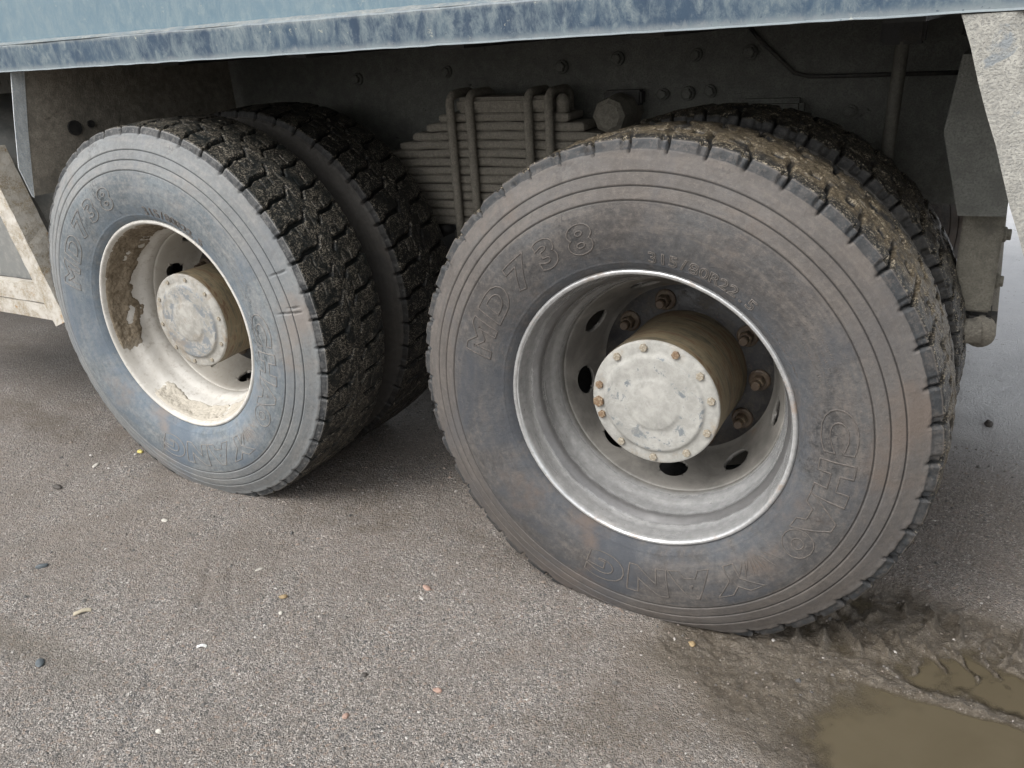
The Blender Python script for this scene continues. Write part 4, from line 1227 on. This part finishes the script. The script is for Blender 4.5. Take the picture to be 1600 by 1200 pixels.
def flat_scrap(name, x, y, l, w, h, rz, mat, bend=0.003):
    bm = bmesh.new(); box(bm, -l / 2, l / 2, -w / 2, w / 2, 0, h)
    bmesh.ops.subdivide_edges(bm, edges=bm.edges[:], cuts=3, use_grid_fill=True)
    for v in bm.verts:
        v.co.z += bend * math.cos(v.co.x / l * 4) + 0.0006 * math.sin(v.co.y * 900)
        v.co.y += 0.12 * w * math.sin(v.co.x / l * 9)
    me = bpy.data.meshes.new(name); bm.to_mesh(me); bm.free(); me.materials.append(mat)
    x = 0.5579 + (x - 0.5579) * LAM; y = -1.4465 + (y + 1.4465) * LAM
    o = obj(name, me); o.location = (x, y, zground(x, y) + 0.001); o.rotation_euler = (0, 0, rz)
    return o
tag(flat_scrap('plastic_scrap', -0.883, -0.500, 0.022, 0.008, 0.002, 0.55, MT['white_scrap']), 'small white plastic scrap lying alone on open grit left of centre', 'scrap')
tag(flat_scrap('wood_chip', -1.265, -0.539, 0.040, 0.013, 0.003, 0.95, MT['wood']), 'pale beige wood chip beside the damp brown hollow', 'wood chip')
tag(stone('foam_crumb', -1.872, 0.112, 0.021, MT['yellow'], 3, (1.2, 0.7, 0.6)), 'yellow crumb of foam on the ground against the front tyre', 'scrap')
STONES = [
    (-1.919, -0.168, 0.026, 'stone_d', (1.5, 0.7, 0.6), 'dark brown elongated stone below the left edge of the front tyre'),
    (0.645, 1.351, 0.026, 'stone_d', (1.0, 0.9, 0.9), 'dark lump standing on the wet ground right of the rear wheel'),
    (-1.19, -0.70, 0.024, 'stone_b', (1.3, 0.8, 0.5), 'grey-blue flat stone on the near edge of the damp hollow'),
    (-1.55, -0.46, 0.022, 'stone_b', (1.5, 0.7, 0.6), 'blue-grey stone at the far left, above the damp hollow'),
    (-1.62, -0.56, 0.024, 'stone_b', (1.7, 0.6, 0.5), 'long blue-grey stone at the very left edge of the picture'),
    (-0.31, -0.38, 0.016, 'stone_p', (1.2, 0.8, 0.6), 'pink stone on open grit below the rear tyre'),
    (-0.44, -0.52, 0.014, 'stone_p', (1.0, 0.9, 0.6), 'reddish pebble near the bottom middle of the picture'),
    (-0.53, -0.10, 0.020, 'stone_p', (1.4, 0.7, 0.4), 'flat pale pink stone left of the rear tyre foot'),
    (-0.48, -0.41, 0.013, 'stone_d', (1.1, 0.9, 0.7), 'black pebble on open grit below the rear tyre'),
    (0.12, -0.02, 0.016, 'stone_y', (1.1, 0.9, 0.6), 'ochre pebble in thin mud in front of the rear tyre'),
    (0.60, -0.095, 0.012, 'stone_w', (1.1, 0.9, 0.8), 'pale pebble standing in the muddy puddle'),
    (0.72, -0.055, 0.016, 'stone_b', (1.2, 0.8, 0.8), 'blue-grey pebble in the puddle at the right edge'),
    (-0.76, -0.72, 0.013, 'stone_w', (1.2, 0.8, 0.6), 'white pebble at the bottom left quarter of the ground'),
    (-0.98, -0.22, 0.012, 'stone_w', (1.8, 0.7, 0.5), 'thin white stone on the grit below the front tyre'),
    (-0.80, -0.33, 0.012, 'stone_w', (1.0, 0.8, 0.6), 'small white pebble between the scuffs and the rear tyre'),
    (-0.84, -0.28, 0.017, 'stone_y', (1.2, 0.8, 0.6), 'sandy orange pebble beside the scuff marks'),
    (-1.93, -0.02, 0.020, 'stone_w', (1.5, 0.7, 0.4), 'flat white stone at the left, beside the front tyre'),
    (-1.42, -0.16, 0.017, 'stone_w', (1.3, 0.8, 0.5), 'pale grey stone below the front tyre, left of its lowest point'),
]
for k, (x, y, s, m, sq, lab) in enumerate(STONES):
    tag(stone('stone', x, y, s, MT[m], k + 5, sq, rz=k * 1.3), lab, 'stone')

# loose grit: thousands of tiny grains, one object
N = 24000
px = rng.uniform(-2.3, 0.95, N); py = rng.uniform(-1.15, 1.1, N)
ns = noise3(px, py, np.zeros(N), 5, 77, 3)
h_, wt_, md_, gl_ = ground_fields(px, py)
keep = (ns > -0.45) & (h_ > -0.024) & (rng.random(N) > 0.45 * md_)
keep &= ~((np.abs(px) < 0.10) & (py > 0.0) & (py < 0.62)) & ~((np.abs(px + 1.396) < 0.1) & (py > 0) & (py < 0.62))
px, py = px[keep], py[keep]
N = len(px)
sz = np.exp(rng.normal(-6.3, 0.48, N)).clip(0.0009, 0.0065)
oct_v = np.array([(1, 0, 0), (0, 1, 0), (-1, 0, 0), (0, -1, 0), (0, 0, 1), (0, 0, -0.5), (.62, .62, .35), (-.62, .62, .4), (-.62, -.62, .3), (.62, -.62, .42)], float)
oct_f = np.array([(0, 6, 4), (6, 1, 4), (1, 7, 4), (7, 2, 4), (2, 8, 4), (8, 3, 4), (3, 9, 4), (9, 0, 4), (6, 0, 5), (1, 6, 5), (7, 1, 5), (2, 7, 5), (8, 2, 5), (3, 8, 5), (9, 3, 5), (0, 9, 5)])
rot = rng.uniform(0, 2 * PI, N); st = rng.uniform(0.6, 1.3, (N, 3))
vv = oct_v[None] * st[:, None, :] * (1 + rng.uniform(-.2, .2, (N, 10, 1)))
c_, s_ = np.cos(rot)[:, None], np.sin(rot)[:, None]
vx = vv[:, :, 0] * c_ - vv[:, :, 1] * s_; vy = vv[:, :, 0] * s_ + vv[:, :, 1] * c_
ii = np.clip(np.searchsorted(gx, px), 1, nx - 1); jj = np.clip(np.searchsorted(gy, py), 1, ny - 1)
pz = H[ii, jj]
PV = np.stack([px[:, None] + vx * sz[:, None], py[:, None] + vy * sz[:, None], pz[:, None] + vv[:, :, 2] * sz[:, None] * 0.8], -1).reshape(-1, 3)
PF = (oct_f[None] + (np.arange(N) * 10)[:, None, None]).reshape(-1, 3)
o = obj('gravel', np_mesh('gravel', PV, PF, MT['gravel'], False), kind='stuff')
o['label'] = 'fine loose grit scattered over the ground'
